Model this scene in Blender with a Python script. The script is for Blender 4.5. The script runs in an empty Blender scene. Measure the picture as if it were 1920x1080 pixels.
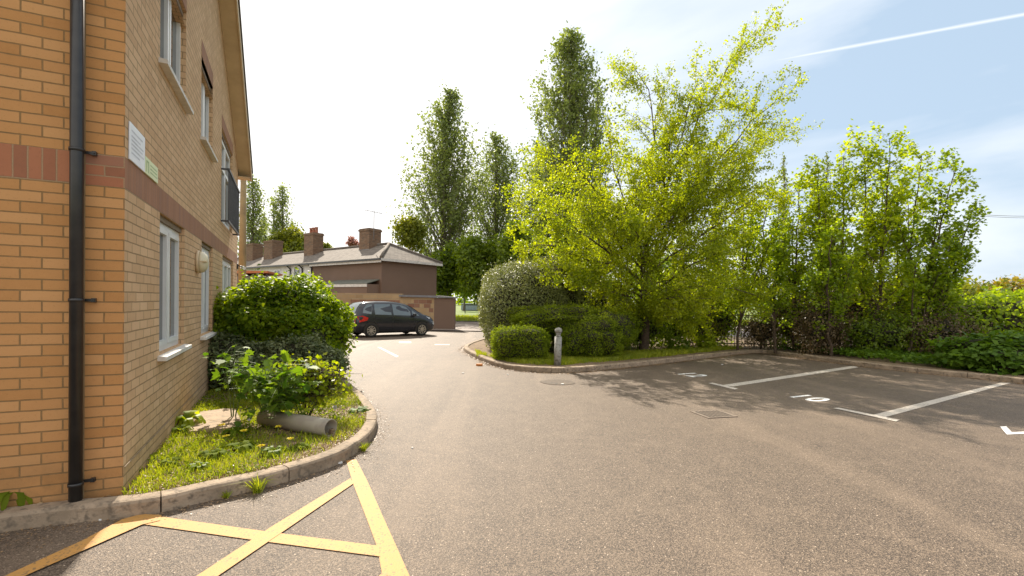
import bpy, bmesh, math, random
import numpy as np
from mathutils import Vector, Matrix
S = bpy.context.scene
COL = S.collection
R = math.radians
# ------------------------------------------------------------------ camera, sky, sun, exposure
F, ROLL, CX, CY, PITCH, H = 900.0, 0.0160, 960.0, 577.0, -0.0136, 1.55
cf = np.array([0, math.cos(PITCH), math.sin(PITCH)]); cu = np.array([0, -math.sin(PITCH), math.cos(PITCH)]); cr = np.array([1.0, 0, 0])
ax_r = math.cos(ROLL)*cr + math.sin(ROLL)*cu
ax_u = -math.sin(ROLL)*cr + math.cos(ROLL)*cu
cam = bpy.data.cameras.new('camera'); co = bpy.data.objects.new('camera', cam); COL.objects.link(co)
cam.sensor_width = 36; cam.lens = F/1920*36; cam.shift_y = (CY-540)/1920; cam.shift_x = 0
cam.clip_start = 0.05; cam.clip_end = 3000
M = Matrix.Identity(4)
for i, v in enumerate((ax_r, ax_u, -cf)):
    for j in range(3): M[j][i] = v[j]
M[2][3] = H
co.matrix_world = M
S.camera = co
def ray(x, y):
    X = (x-CX)/F; Y = -(y-CY)/F
    return cf + X*ax_r + Y*ax_u
def G(x, y, z=0.0):                       # the ground point seen at a pixel of the photograph
    d = ray(x, y); t = (z-H)/d[2]; return np.array([0, 0, H]) + t*d
def AT(x, y, D):                          # the point at depth D
    d = ray(x, y); return np.array([0, 0, H]) + d*D/d[1]
SUN_EL, SUN_DIR = R(39.5), np.array([-0.385, 0.923])
SUN_DIR = SUN_DIR/np.linalg.norm(SUN_DIR)
sd = np.array([SUN_DIR[0]*math.cos(SUN_EL), SUN_DIR[1]*math.cos(SUN_EL), math.sin(SUN_EL)])
sl = bpy.data.lights.new('sun', 'SUN'); so = bpy.data.objects.new('sun', sl); COL.objects.link(so)
sl.energy = 5.0; sl.angle = R(0.55); sl.color = (1.0, 0.90, 0.76)
so.rotation_euler = Vector(sd).to_track_quat('Z', 'Y').to_euler()
S.view_settings.view_transform = 'Standard'; S.view_settings.look = 'None'
S.view_settings.exposure = 0.82; S.view_settings.gamma = 1
S.cycles.max_bounces = 8; S.cycles.transmission_bounces = 6; S.cycles.diffuse_bounces = 4
W = bpy.data.worlds.new('World'); S.world = W; W.use_nodes = True
wt = W.node_tree; wt.nodes.clear()
def nd(t, typ, **kw):
    n = t.nodes.new(typ)
    for k, v in kw.items(): setattr(n, k, v)
    return n
def mth(t, op, a, b=None, c=None, clamp=False):
    n = t.nodes.new('ShaderNodeMath'); n.operation = op; n.use_clamp = clamp
    for i, v in enumerate((a, b, c)):
        if v is None: continue
        if isinstance(v, (int, float)): n.inputs[i].default_value = v
        else: t.links.new(v, n.inputs[i])
    return n.outputs[0]
def mixc(t, f, a, b, mode='MIX'):
    n = t.nodes.new('ShaderNodeMix'); n.data_type = 'RGBA'; n.blend_type = mode
    for s_, v in ((n.inputs[0], f), (n.inputs[6], a), (n.inputs[7], b)):
        if isinstance(v, (int, float)): s_.default_value = v
        elif isinstance(v, (tuple, list)): s_.default_value = (*v[:3], 1)
        else: t.links.new(v, s_)
    return n.outputs[2]
def dotn(t, vec, c):
    n = t.nodes.new('ShaderNodeVectorMath'); n.operation = 'DOT_PRODUCT'; t.links.new(vec, n.inputs[0]); n.inputs[1].default_value = tuple(c); return n.outputs['Value']
sky = nd(wt, 'ShaderNodeTexSky', sky_type='NISHITA'); sky.sun_disc = False
sky.sun_elevation = SUN_EL; sky.sun_rotation = math.atan2(SUN_DIR[0], SUN_DIR[1])
sky.air_density = 1.0; sky.dust_density = 1.6; sky.ozone_density = 1.0
tc = nd(wt, 'ShaderNodeTexCoord'); dirv = tc.outputs['Generated']
mp = nd(wt, 'ShaderNodeMapping'); mp.inputs['Scale'].default_value = (1.2, 1.2, 4.5); mp.inputs['Rotation'].default_value = (0.25, 0.1, 0.5); wt.links.new(dirv, mp.inputs[0])
nz = nd(wt, 'ShaderNodeTexNoise'); nz.inputs['Scale'].default_value = 1.5; nz.inputs['Detail'].default_value = 7; nz.inputs['Roughness'].default_value = 0.5; nz.inputs['Distortion'].default_value = 0.4
wt.links.new(mp.outputs[0], nz.inputs['Vector'])
rt = np.array([SUN_DIR[1], -SUN_DIR[0], 0])                        # to the right of the sun's azimuth
side = dotn(wt, dirv, rt)
veil = mth(wt, 'SUBTRACT', 1.10, mth(wt, 'MULTIPLY', side, 1.42))     # thin high cloud, thicker round the sun
zz = dotn(wt, dirv, (0, 0, 1))
low = mth(wt, 'MULTIPLY', mth(wt, 'SUBTRACT', 0.30, zz, clamp=True), 1.15)
cl = mth(wt, 'MULTIPLY', mth(wt, 'SUBTRACT', nz.outputs[0], 0.46), 1.9)
veil = mth(wt, 'ADD', mth(wt, 'ADD', veil, cl), low)
veil = mth(wt, 'MULTIPLY', veil, 1.0, clamp=True)
p1, p2 = ray(1425, 119), ray(1920, 27); p1 /= np.linalg.norm(p1); p2 /= np.linalg.norm(p2)
cn = np.cross(p1, p2); cn /= np.linalg.norm(cn)
nz2 = nd(wt, 'ShaderNodeTexNoise'); nz2.inputs['Scale'].default_value = 14; wt.links.new(dirv, nz2.inputs['Vector'])
dd = mth(wt, 'ABSOLUTE', dotn(wt, dirv, cn))
along = dotn(wt, dirv, np.cross(cn, p1))                           # 0 at the trail's start, growing along it
line = mth(wt, 'SUBTRACT', 1.0, mth(wt, 'DIVIDE', dd, mth(wt, 'ADD', 0.0016, mth(wt, 'MULTIPLY', nz2.outputs[0], 0.0032))), clamp=True)
line = mth(wt, 'MULTIPLY', line, mth(wt, 'MULTIPLY', mth(wt, 'ADD', along, 0.04), 9.0, clamp=True))
line = mth(wt, 'MULTIPLY', line, 0.55)
veil = mth(wt, 'MAXIMUM', veil, line)
skyc = mixc(wt, veil, sky.outputs[0], (6.3, 6.25, 6.15))
skyc = mixc(wt, 0.88, skyc, mixc(wt, veil, (2.55, 3.25, 4.0), (6.2, 6.1, 6.0)))
bg = nd(wt, 'ShaderNodeBackground'); bg.inputs[1].default_value = 0.125; wt.links.new(skyc, bg.inputs[0])
wo = nd(wt, 'ShaderNodeOutputWorld'); wt.links.new(bg.outputs[0], wo.inputs[0])

# ------------------------------------------------------------------ helpers
def tag(o, label=None, cat=None, group=None, kind=None):
    if label: o['label'] = label
    if cat: o['category'] = cat
    if group: o['group'] = group
    if kind: o['kind'] = kind
    return o
def empty(name, loc, rz=0, label=None, cat=None, group=None):
    o = bpy.data.objects.new(name, None); COL.objects.link(o)
    o.location = tuple(float(v) for v in loc); o.rotation_euler = (0, 0, rz); o.empty_display_size = 0.2
    return tag(o, label, cat, group)
def link(name, me, mat, parent=None, loc=(0, 0, 0)):
    o = bpy.data.objects.new(name, me); COL.objects.link(o); o.location = tuple(float(v) for v in loc)
    if parent: o.parent = parent
    if mat: me.materials.append(mat)
    return o
def arr_mesh(name, V, Fc, smooth=False):
    V = np.ascontiguousarray(V, dtype=np.float32).reshape(-1, 3); Fc = np.ascontiguousarray(Fc, dtype=np.int32)
    me = bpy.data.meshes.new(name); k = Fc.shape[1]
    me.vertices.add(len(V)); me.vertices.foreach_set('co', V.ravel())
    me.loops.add(Fc.size); me.loops.foreach_set('vertex_index', Fc.ravel())
    me.polygons.add(len(Fc)); me.polygons.foreach_set('loop_start', np.arange(0, Fc.size, k, dtype=np.int32))
    if smooth: me.polygons.foreach_set('use_smooth', np.ones(len(Fc), dtype=bool))
    me.update(calc_edges=True); me.validate()
    return me
def uvbox(bm, s=1.0):
    uv = bm.loops.layers.uv.verify()
    for f in bm.faces:
        n = f.normal
        for l in f.loops:
            c = l.vert.co
            if abs(n.z) > .7: l[uv].uv = (c.x*s, c.y*s)
            elif abs(n.x) > abs(n.y): l[uv].uv = (c.y*s, c.z*s)
            else: l[uv].uv = (c.x*s, c.z*s)
class MB:
    def __init__(s): s.bm = bmesh.new()
    def box(s, x0, x1, y0, y1, z0, z1, bev=0):
        b = s.bm; v = [b.verts.new((x, y, z)) for x in (x0, x1) for y in (y0, y1) for z in (z0, z1)]
        fs = [b.faces.new([v[i] for i in q]) for q in ((0,1,3,2),(4,6,7,5),(0,4,5,1),(2,3,7,6),(0,2,6,4),(1,5,7,3))]
        if bev: bmesh.ops.bevel(b, geom=list({e for f in fs for e in f.edges}), offset=bev, segments=2, affect='EDGES', profile=.5)
        return s
    def poly(s, pts):
        s.bm.faces.new([s.bm.verts.new(tuple(float(c) for c in p)) for p in pts]); return s
    def prism(s, pts, d):                  # polygon pts extruded by vector d
        b = s.bm; a = [b.verts.new(tuple(float(c) for c in p)) for p in pts]; c = [b.verts.new(tuple(float(q+w) for q, w in zip(p, d))) for p in pts]
        n = len(a); b.faces.new(a); b.faces.new(c[::-1])
        for i in range(n): b.faces.new((a[i], c[i], c[(i+1) % n], a[(i+1) % n]))
        return s
    def tube(s, p0, p1, r0, r1=None, n=10, cap=True):
        r1 = r0 if r1 is None else r1
        p0 = Vector([float(c) for c in p0]); p1 = Vector([float(c) for c in p1]); q = (p1-p0).to_track_quat('Z', 'Y'); b = s.bm
        A = [b.verts.new(p0+q@Vector((r0*math.cos(2*math.pi*i/n), r0*math.sin(2*math.pi*i/n), 0))) for i in range(n)]
        B = [b.verts.new(p1+q@Vector((r1*math.cos(2*math.pi*i/n), r1*math.sin(2*math.pi*i/n), 0))) for i in range(n)]
        for i in range(n):
            f = b.faces.new((A[i], A[(i+1) % n], B[(i+1) % n], B[i])); f.smooth = True
        if cap: b.faces.new(A[::-1]); b.faces.new(B)
        return s
    def lathe(s, prof, n=20, o=(0, 0, 0)):
        b = s.bm; rings = []
        for r, z in prof: rings.append([b.verts.new((o[0]+r*math.cos(2*math.pi*i/n), o[1]+r*math.sin(2*math.pi*i/n), o[2]+z)) for i in range(n)])
        for A, B in zip(rings, rings[1:]):
            for i in range(n):
                f = b.faces.new((A[i], A[(i+1) % n], B[(i+1) % n], B[i])); f.smooth = True
        b.faces.new(rings[0][::-1]); b.faces.new(rings[-1]); return s
    def build(s, name, mat, parent=None, loc=(0, 0, 0), uv=True, fix=True):
        if fix: bmesh.ops.recalc_face_normals(s.bm, faces=s.bm.faces)
        s.bm.normal_update()
        if uv: uvbox(s.bm)
        me = bpy.data.meshes.new(name); s.bm.to_mesh(me); s.bm.free()
        return link(name, me, mat, parent, loc)

# ------------------------------------------------------------------ materials
def newmat(name):
    m = bpy.data.materials.new(name); m.use_nodes = True; t = m.node_tree; t.nodes.clear()
    o = nd(t, 'ShaderNodeOutputMaterial'); p = nd(t, 'ShaderNodeBsdfPrincipled'); t.links.new(p.outputs[0], o.inputs[0])
    return m, t, p, o
def noise(t, scale, detail=4, rough=.55, vec=None, dist=0):
    n = nd(t, 'ShaderNodeTexNoise'); n.inputs['Scale'].default_value = scale; n.inputs['Detail'].default_value = detail; n.inputs['Roughness'].default_value = rough; n.inputs['Distortion'].default_value = dist
    if vec is None:
        c = nd(t, 'ShaderNodeTexCoord'); vec = c.outputs['Object']
    t.links.new(vec, n.inputs['Vector']); return n.outputs[0]
def rng_(t, v, a, b, lo=0., hi=1.):
    n = nd(t, 'ShaderNodeMapRange'); t.links.new(v, n.inputs[0])
    for i, q in enumerate((a, b, lo, hi)): n.inputs[i+1].default_value = q
    return n.outputs[0]
def mat(name, c, rough=.6, c2=None, scale=6, metal=0, bump=0, bscale=None, spec=.5, lo=.35, hi=.65, c3=None, scale3=40):
    m, t, p, o = newmat(name); c2 = c2 or tuple(v*.75 for v in c)
    col = mixc(t, rng_(t, noise(t, scale), lo, hi), c, c2)
    if c3: col = mixc(t, rng_(t, noise(t, scale3, 3), .5, .68), col, c3)
    t.links.new(col, p.inputs['Base Color']); p.inputs['Roughness'].default_value = rough; p.inputs['Metallic'].default_value = metal; p.inputs['Specular IOR Level'].default_value = spec
    if bump:
        b = nd(t, 'ShaderNodeBump'); b.inputs['Strength'].default_value = bump; b.inputs['Distance'].default_value = .01
        t.links.new(noise(t, bscale or scale*6, 5), b.inputs['Height']); t.links.new(b.outputs[0], p.inputs['Normal'])
    return m
def brickmat(name, cols, mortar, w=.225, h=.075, ms=.0055, off=.5, rot=0, shift=(0, 0), speck=.35, stain=False):
    m, t, p, o = newmat(name)
    uv = nd(t, 'ShaderNodeTexCoord').outputs['UV']
    mp = nd(t, 'ShaderNodeMapping'); mp.inputs['Rotation'].default_value = (0, 0, rot); mp.inputs['Location'].default_value = (*shift, 0); t.links.new(uv, mp.inputs[0]); v = mp.outputs[0]
    wob = nd(t, 'ShaderNodeTexNoise'); wob.inputs['Scale'].default_value = 9; t.links.new(uv, wob.inputs['Vector'])
    vm = nd(t, 'ShaderNodeVectorMath', operation='MULTIPLY_ADD'); t.links.new(wob.outputs['Color'], vm.inputs[0]); vm.inputs[1].default_value = (.006, .006, 0); t.links.new(v, vm.inputs[2]); v2 = vm.outputs[0]
    def bt(c1, c2, bias=0):
        b = nd(t, 'ShaderNodeTexBrick'); b.offset = off; b.inputs['Scale'].default_value = 1
        b.inputs['Brick Width'].default_value = w; b.inputs['Row Height'].default_value = h; b.inputs['Mortar Size'].default_value = ms; b.inputs['Mortar Smooth'].default_value = .25; b.inputs['Bias'].default_value = bias
        b.inputs['Color1'].default_value = (*c1, 1); b.inputs['Color2'].default_value = (*c2, 1); b.inputs['Mortar'].default_value = (*mortar, 1)
        t.links.new(v2, b.inputs['Vector']); return b
    b = bt((0, 0, 0), (1, 1, 1))
    ramp = nd(t, 'ShaderNodeValToRGB'); e = ramp.color_ramp.elements; e[0].color = (*cols[0], 1); e[1].color = (*cols[-1], 1)
    for i, c in enumerate(cols[1:-1]):
        q = e.new((i+1)/(len(cols)-1)); q.color = (*c, 1)
    # per brick value: the brick node's two colours give a random tone for every brick
    t.links.new(b.outputs['Color'], ramp.inputs[0])
    n1 = noise(t, 55, 3, .6, uv); n2 = noise(t, 260, 2, .5, uv); n3 = noise(t, 1.3, 4, .6, uv)
    c = mixc(t, rng_(t, n1, .58, .75, 0, speck), ramp.outputs[0], tuple(v_*.55 for v_ in cols[0]))
    c = mixc(t, rng_(t, n2, .6, .7, 0, .35), c, tuple(min(1, v_*1.35) for v_ in cols[-1]))
    mo = mixc(t, noise(t, 120, 2, .5, uv), mortar, tuple(v_*.6 for v_ in mortar))
    c = mixc(t, b.outputs['Fac'], c, mo)
    c = mixc(t, rng_(t, n3, .35, .75, 0, .22), c, tuple(v_*.62 for v_ in cols[0]))
    sxyz = nd(t, 'ShaderNodeSeparateXYZ'); t.links.new(uv, sxyz.inputs[0])
    damp = mth(t, 'MULTIPLY', rng_(t, sxyz.outputs[1], .05, .55, .65, 0), rng_(t, noise(t, 5, 5, .7, uv), .35, .7, .1, 1))
    if stain: c = mixc(t, damp, c, (.13, .095, .05))
    c = mixc(t, rng_(t, noise(t, 18, 4, .6, uv), .35, .7, 0, .22), c, tuple(min(1, v_*1.12) for v_ in cols[1]))
    t.links.new(c, p.inputs['Base Color']); p.inputs['Roughness'].default_value = .85; p.inputs['Specular IOR Level'].default_value = .25
    hgt = mth(t, 'ADD', mth(t, 'SUBTRACT', 1.0, b.outputs['Fac']), mth(t, 'MULTIPLY', n2, .25))
    bp = nd(t, 'ShaderNodeBump'); bp.inputs['Strength'].default_value = .7; bp.inputs['Distance'].default_value = .006; t.links.new(hgt, bp.inputs['Height']); t.links.new(bp.outputs[0], p.inputs['Normal'])
    return m
def leafmat(name, c1, c2, tc_=None, tr=.45, rough=.45, clump=1.2, dead=None, glos=.35):
    m, t, p, o = newmat(name)
    g = nd(t, 'ShaderNodeNewGeometry'); rp = nd(t, 'ShaderNodeValToRGB'); e = rp.color_ramp.elements
    e[0].color = (*c1, 1); e[1].color = (*c2, 1); e[0].position = .1; e[1].position = .95
    if dead: q = e.new(.985); q.color = (*dead, 1); e[-1].color = (*dead, 1)
    f = mth(t, 'ADD', mth(t, 'MULTIPLY', g.outputs['Random Per Island'], .6), mth(t, 'MULTIPLY', rng_(t, noise(t, clump, 2), .3, .7), .4))
    t.links.new(f, rp.inputs[0]); t.links.new(rp.outputs[0], p.inputs['Base Color']); p.inputs['Roughness'].default_value = rough; p.inputs['Specular IOR Level'].default_value = glos
    tl = nd(t, 'ShaderNodeBsdfTranslucent'); tcol = mixc(t, 1.0, rp.outputs[0], tc_ or (1.9, 1.75, .55), 'MULTIPLY'); t.links.new(tcol, tl.inputs[0])
    mx = nd(t, 'ShaderNodeMixShader'); mx.inputs[0].default_value = tr; t.links.new(p.outputs[0], mx.inputs[1]); t.links.new(tl.outputs[0], mx.inputs[2]); t.links.new(mx.outputs[0], o.inputs[0])
    return m
def asphalt(name, base, dark, light):
    m, t, p, o = newmat(name); v = nd(t, 'ShaderNodeTexCoord').outputs['Object']
    vo = nd(t, 'ShaderNodeTexVoronoi'); vo.inputs['Scale'].default_value = 150; t.links.new(v, vo.inputs['Vector'])
    sp = rng_(t, vo.outputs['Color'], .35, .95)
    c = mixc(t, sp, dark, base); c = mixc(t, rng_(t, vo.outputs['Color'], .90, .98), c, light)
    big = noise(t, .35, 5, .6, v, .6); c = mixc(t, rng_(t, big, .45, .75, 0, .30), c, tuple(q*.7 for q in base))
    med = noise(t, 3.5, 5, .65, v); c = mixc(t, rng_(t, med, .45, .8, 0, .18), c, tuple(q*1.25 for q in base))
    st = noise(t, .9, 3, .5, v, 1.2); c = mixc(t, rng_(t, st, .66, .72, 0, .30), c, tuple(q*.5 for q in base))
    mp = nd(t, 'ShaderNodeMapping'); mp.inputs['Rotation'].default_value = (0, 0, .35); mp.inputs['Scale'].default_value = (1.1, .14, 1); t.links.new(v, mp.inputs[0])
    tr_ = noise(t, .8, 4, .6, mp.outputs[0], .4); c = mixc(t, rng_(t, tr_, .52, .70, 0, .22), c, tuple(min(1, q*1.35) for q in base))
    oil = noise(t, 1.7, 2, .4, v); c = mixc(t, rng_(t, oil, .70, .78, 0, .38), c, tuple(q*.42 for q in base))
    ve = nd(t, 'ShaderNodeTexVoronoi', feature='DISTANCE_TO_EDGE'); ve.inputs['Scale'].default_value = .33; dv_ = nd(t, 'ShaderNodeVectorMath', operation='MULTIPLY_ADD')
    nw = nd(t, 'ShaderNodeTexNoise'); nw.inputs['Scale'].default_value = 1.6; nw.inputs['Detail'].default_value = 6; t.links.new(v, nw.inputs['Vector']); t.links.new(nw.outputs['Color'], dv_.inputs[0]); dv_.inputs[1].default_value = (1.5, 1.5, 0); t.links.new(v, dv_.inputs[2]); t.links.new(dv_.outputs[0], ve.inputs['Vector'])
    ck = mth(t, 'MULTIPLY', rng_(t, ve.outputs['Distance'], .0, .0035, .55, 0), rng_(t, noise(t, .5, 3, .5, v), .50, .58)); c = mixc(t, ck, c, tuple(q*.3 for q in base))
    t.links.new(c, p.inputs['Base Color']); p.inputs['Roughness'].default_value = .68; p.inputs['Specular IOR Level'].default_value = .42
    hh = mth(t, 'ADD', mth(t, 'MULTIPLY', vo.outputs['Distance'], 1.0), mth(t, 'MULTIPLY', noise(t, 60, 3, .5, v), .6))
    bp = nd(t, 'ShaderNodeBump'); bp.inputs['Strength'].default_value = .55; bp.inputs['Distance'].default_value = .006; t.links.new(hh, bp.inputs['Height']); t.links.new(bp.outputs[0], p.inputs['Normal'])
    return m
def paint(name, c, wear, amt=.5):
    m, t, p, o = newmat(name); v = nd(t, 'ShaderNodeTexCoord').outputs['Object']
    f = rng_(t, noise(t, 26, 6, .7, v), .52, .74, 0, amt); f2 = rng_(t, noise(t, 3, 4, .6, v), .45, .75, 0, amt*.45)
    cc = mixc(t, f, c, wear); cc = mixc(t, f2, cc, tuple(.6*a+.4*b for a, b in zip(c, wear)))
    vo = nd(t, 'ShaderNodeTexVoronoi'); vo.inputs['Scale'].default_value = 95; t.links.new(v, vo.inputs['Vector'])
    big = rng_(t, noise(t, 2.2, 4, .65, v), .35, .7, .04, .34)
    ch = nd(t, 'ShaderNodeMath', operation='LESS_THAN'); t.links.new(vo.outputs['Color'], ch.inputs[0]); t.links.new(big, ch.inputs[1])
    cc = mixc(t, mth(t, 'MULTIPLY', ch.outputs[0], .75), cc, tuple(q*.6 for q in wear))
    t.links.new(cc, p.inputs['Base Color']); p.inputs['Roughness'].default_value = .7
    bp = nd(t, 'ShaderNodeBump'); bp.inputs['Strength'].default_value = .4; bp.inputs['Distance'].default_value = .004; t.links.new(noise(t, 130, 2, .5, v), bp.inputs['Height']); t.links.new(bp.outputs[0], p.inputs['Normal'])
    return m
ORANGE = [(.43, .205, .070), (.49, .245, .090), (.51, .258, .10), (.56, .30, .125)]
BUFF = [(.56, .35, .19), (.61, .39, .22), (.64, .415, .235), (.69, .46, .27)]
RED = [(.27, .115, .065), (.37, .145, .075), (.40, .165, .085), (.20, .13, .105)]
m_front = brickmat('orange_buff_brick', ORANGE, (.27, .17, .075), stain=True)
m_buff = brickmat('buff_brick', BUFF, (.36, .245, .125), shift=(.03, 0), stain=True)
m_sold = brickmat('red_soldier_brick', RED, (.42, .29, .17), w=.225, h=.075, off=0, rot=R(90), shift=(2.325, 0))
m_redc = brickmat('red_brick', RED, (.42, .29, .17))
m_soldR = brickmat('red_soldier_brick_gable', [(.33, .165, .10), (.37, .185, .11), (.40, .20, .12), (.30, .165, .115)], (.38, .24, .16), off=0, rot=R(90), shift=(2.325, 0), speck=.2)
m_upvc = mat('white_upvc', (.78, .78, .76), .35, (.70, .70, .68), 3)
m_sill = mat('sill_stone', (.72, .68, .62), .6, (.58, .54, .48), 12)
m_black = mat('black_plastic', (.018, .017, .017), .35, (.03, .028, .026), 9)
m_darkmetal = mat('dark_grey_metal', (.05, .053, .06), .45, (.07, .07, .075), 8)
m_cream = mat('cream_paint', (.66, .52, .34), .6, (.56, .43, .27), 3)
m_tileroof = mat('dark_roof_tile', (.10, .09, .08), .8, (.06, .055, .05), 12, bump=.4)
m_mort = mat('mortar', (.36, .25, .13), .9, (.30, .20, .10), 6)
m_lintel = mat('brown_lintel', (.20, .14, .09), .7, (.25, .18, .12), 10)
def glassmat(name, c=(.03, .035, .035), r=.04):
    m, t, p, o = newmat(name); t.links.new(mixc(t, noise(t, 2), c, tuple(v*1.8 for v in c)), p.inputs['Base Color']); p.inputs['Roughness'].default_value = r; p.inputs['Specular IOR Level'].default_value = .9; p.inputs['IOR'].default_value = 1.6
    return m
m_glass = glassmat('window_glass')
m_tarmac = asphalt('tarmac', (.255, .188, .130), (.055, .040, .028), (.62, .50, .38))
m_road = asphalt('road_surface', (.27, .21, .17), (.14, .11, .09), (.5, .42, .35))
m_kerb = mat('kerb_concrete', (.36, .27, .185), .85, (.24, .18, .12), 5, bump=.6, bscale=60, c3=(.15, .115, .08), scale3=22)
m_yellow = paint('yellow_paint', (.50, .255, .065), (.30, .20, .10), .8)
m_white = paint('white_paint', (.52, .46, .39), (.22, .18, .14), .9)
m_whiteb = paint('bright_white_paint', (.78, .77, .74), (.4, .36, .3), .5)
m_soil = mat('soil', (.12, .080, .045), .95, (.21, .14, .08), 7, bump=1.0, bscale=45, c3=(.30, .22, .13), scale3=60)
m_field = mat('field_grass', (.16, .21, .035), .95, (.11, .155, .03), .25, bump=.5, bscale=3)
m_bark = mat('bark_brown', (.055, .036, .022), .9, (.10, .068, .042), 14, bump=.8)
m_barkg = mat('bark_grey', (.10, .085, .060), .9, (.15, .125, .09), 6, bump=.8)
L_birch = leafmat('birch_leaves', (.15, .208, .009), (.35, .38, .012), (2.05, 1.98, .45), .55, dead=(.42, .34, .03))
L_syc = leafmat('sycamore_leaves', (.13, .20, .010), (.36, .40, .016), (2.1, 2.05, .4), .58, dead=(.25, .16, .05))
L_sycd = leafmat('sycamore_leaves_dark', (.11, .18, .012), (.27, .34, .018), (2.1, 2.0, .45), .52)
L_pop = leafmat('poplar_leaves', (.10, .130, .045), (.215, .25, .08), (1.8, 1.85, .8), .47, clump=.35, glos=.3)  # pale and greyish: distance haze is put into the leaf colour
L_mid = leafmat('broadleaf_green', (.07, .12, .010), (.19, .25, .015), (2.0, 1.9, .4), .5, clump=.5)
L_yel = leafmat('yellow_leaves', (.24, .20, .02), (.40, .29, .02), (1.5, 1.4, .5), .4)
L_ygr = leafmat('yellow_green_leaves', (.11, .14, .015), (.24, .25, .02), (1.8, 1.7, .5), .42, clump=.6)
L_bush = leafmat('bush_leaves', (.06, .125, .006), (.27, .34, .012), (2.1, 2.0, .3), .5, clump=2.5, glos=.22, rough=.5)
L_var = leafmat('variegated_leaves', (.05, .085, .025), (.30, .33, .16), (1.2, 1.2, .8), .3, clump=3)
L_varh = leafmat('variegated_hedge_leaves', (.12, .145, .040), (.32, .34, .13), (1.3, 1.25, .7), .3, clump=2.0)
L_box = leafmat('box_leaves', (.085, .13, .010), (.22, .27, .02), (2.0, 1.9, .4), .45, clump=2, glos=.08, rough=.7)
L_maple = leafmat('maple_leaves', (.05, .12, .012), (.19, .27, .035), (2.0, 1.95, .4), .45, clump=5, glos=.18, rough=.55)
L_lime = leafmat('lime_leaves', (.15, .22, .010), (.36, .40, .02), (1.9, 1.8, .3), .5, clump=4, glos=.25)
L_ivy = leafmat('ivy_leaves', (.045, .10, .010), (.14, .23, .020), (1.9, 1.8, .5), .4, clump=1.6, glos=.2, rough=.55)
L_brown = leafmat('dead_twig_leaves', (.085, .060, .030), (.19, .135, .06), (1.3, 1.2, .9), .25, clump=2)
L_grass = leafmat('grass_blades', (.17, .24, .012), (.46, .46, .04), (1.6, 1.6, .5), .4, clump=2.2, dead=(.50, .36, .14))
L_pink = leafmat('pink_leaves', (.25, .12, .09), (.4, .2, .15), (1.4, 1.1, 1), .4)
m_core = mat('hedge_dark_core', (.022, .024, .010), .95, (.040, .030, .016), 8, bump=1, bscale=30)  # near-black fill standing in for the shade inside hedges

# ------------------------------------------------------------------ ground and roads
def sheet(name, pts, z, mt, kind='structure'):
    m = MB(); m.poly([(p[0], p[1], z) for p in pts]); o = m.build(name, mt); o['kind'] = kind
    return o
def fixup(o):                                  # sheets face up
    bm = bmesh.new(); bm.from_mesh(o.data)
    for f in bm.faces:
        f.normal_update()
        if f.normal.z < 0: f.normal_flip()
    bm.to_mesh(o.data); bm.free(); return o
fixup(sheet('ground', [(-900, -200), (900, -200), (900, 1800), (-900, 1800)], -.05, m_field))
fixup(sheet('road', [(-60, 22.5), (60, 22.5), (60, 35.5), (-60, 35.5)], -.012, m_road))
carpark = fixup(sheet('car_park', [(-25, -14), (26, -14), (26, 24.2), (-25, 24.2)], 0, m_tarmac))
fixup(sheet('verge', [(-60, 35.6), (60, 35.6), (60, 39), (-60, 39)], .03, m_field))
lineno = [0]
def mark(name, pix, z, mt, label=None):
    pts = [G(*p) for p in pix]
    m = MB(); m.poly([(p[0], p[1], z) for p in pts]); o = m.build(name, mt, carpark); fixup(o)
    if label: o['label'] = label
    return o
mark('yellow_line', [(649, 864), (668, 862), (690, 905), (716, 965), (752, 1045), (776, 1100), (722, 1100), (717, 1080), (708, 1030), (690, 980), (662, 908)], .004, m_yellow)
mark('yellow_line', [(657, 898), (663, 908), (412, 1080), (380, 1102), (338, 1102), (372, 1080), (505, 992)], .008, m_yellow)
mark('yellow_line', [(266, 968), (303, 970), (500, 998), (712, 1025), (712, 1045), (475, 1014), (266, 984)], .006, m_yellow)
mark('yellow_line', [(229, 976), (266, 966), (303, 968), (300, 978), (266, 986), (135, 1044), (55, 1079), (10, 1100), (-25, 1100), (17, 1079), (154, 1016)], .0095, m_yellow)
mark('yellow_line', [(725, 1070), (726, 1082), (706, 1110), (682, 1110)], .012, m_yellow)
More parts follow.
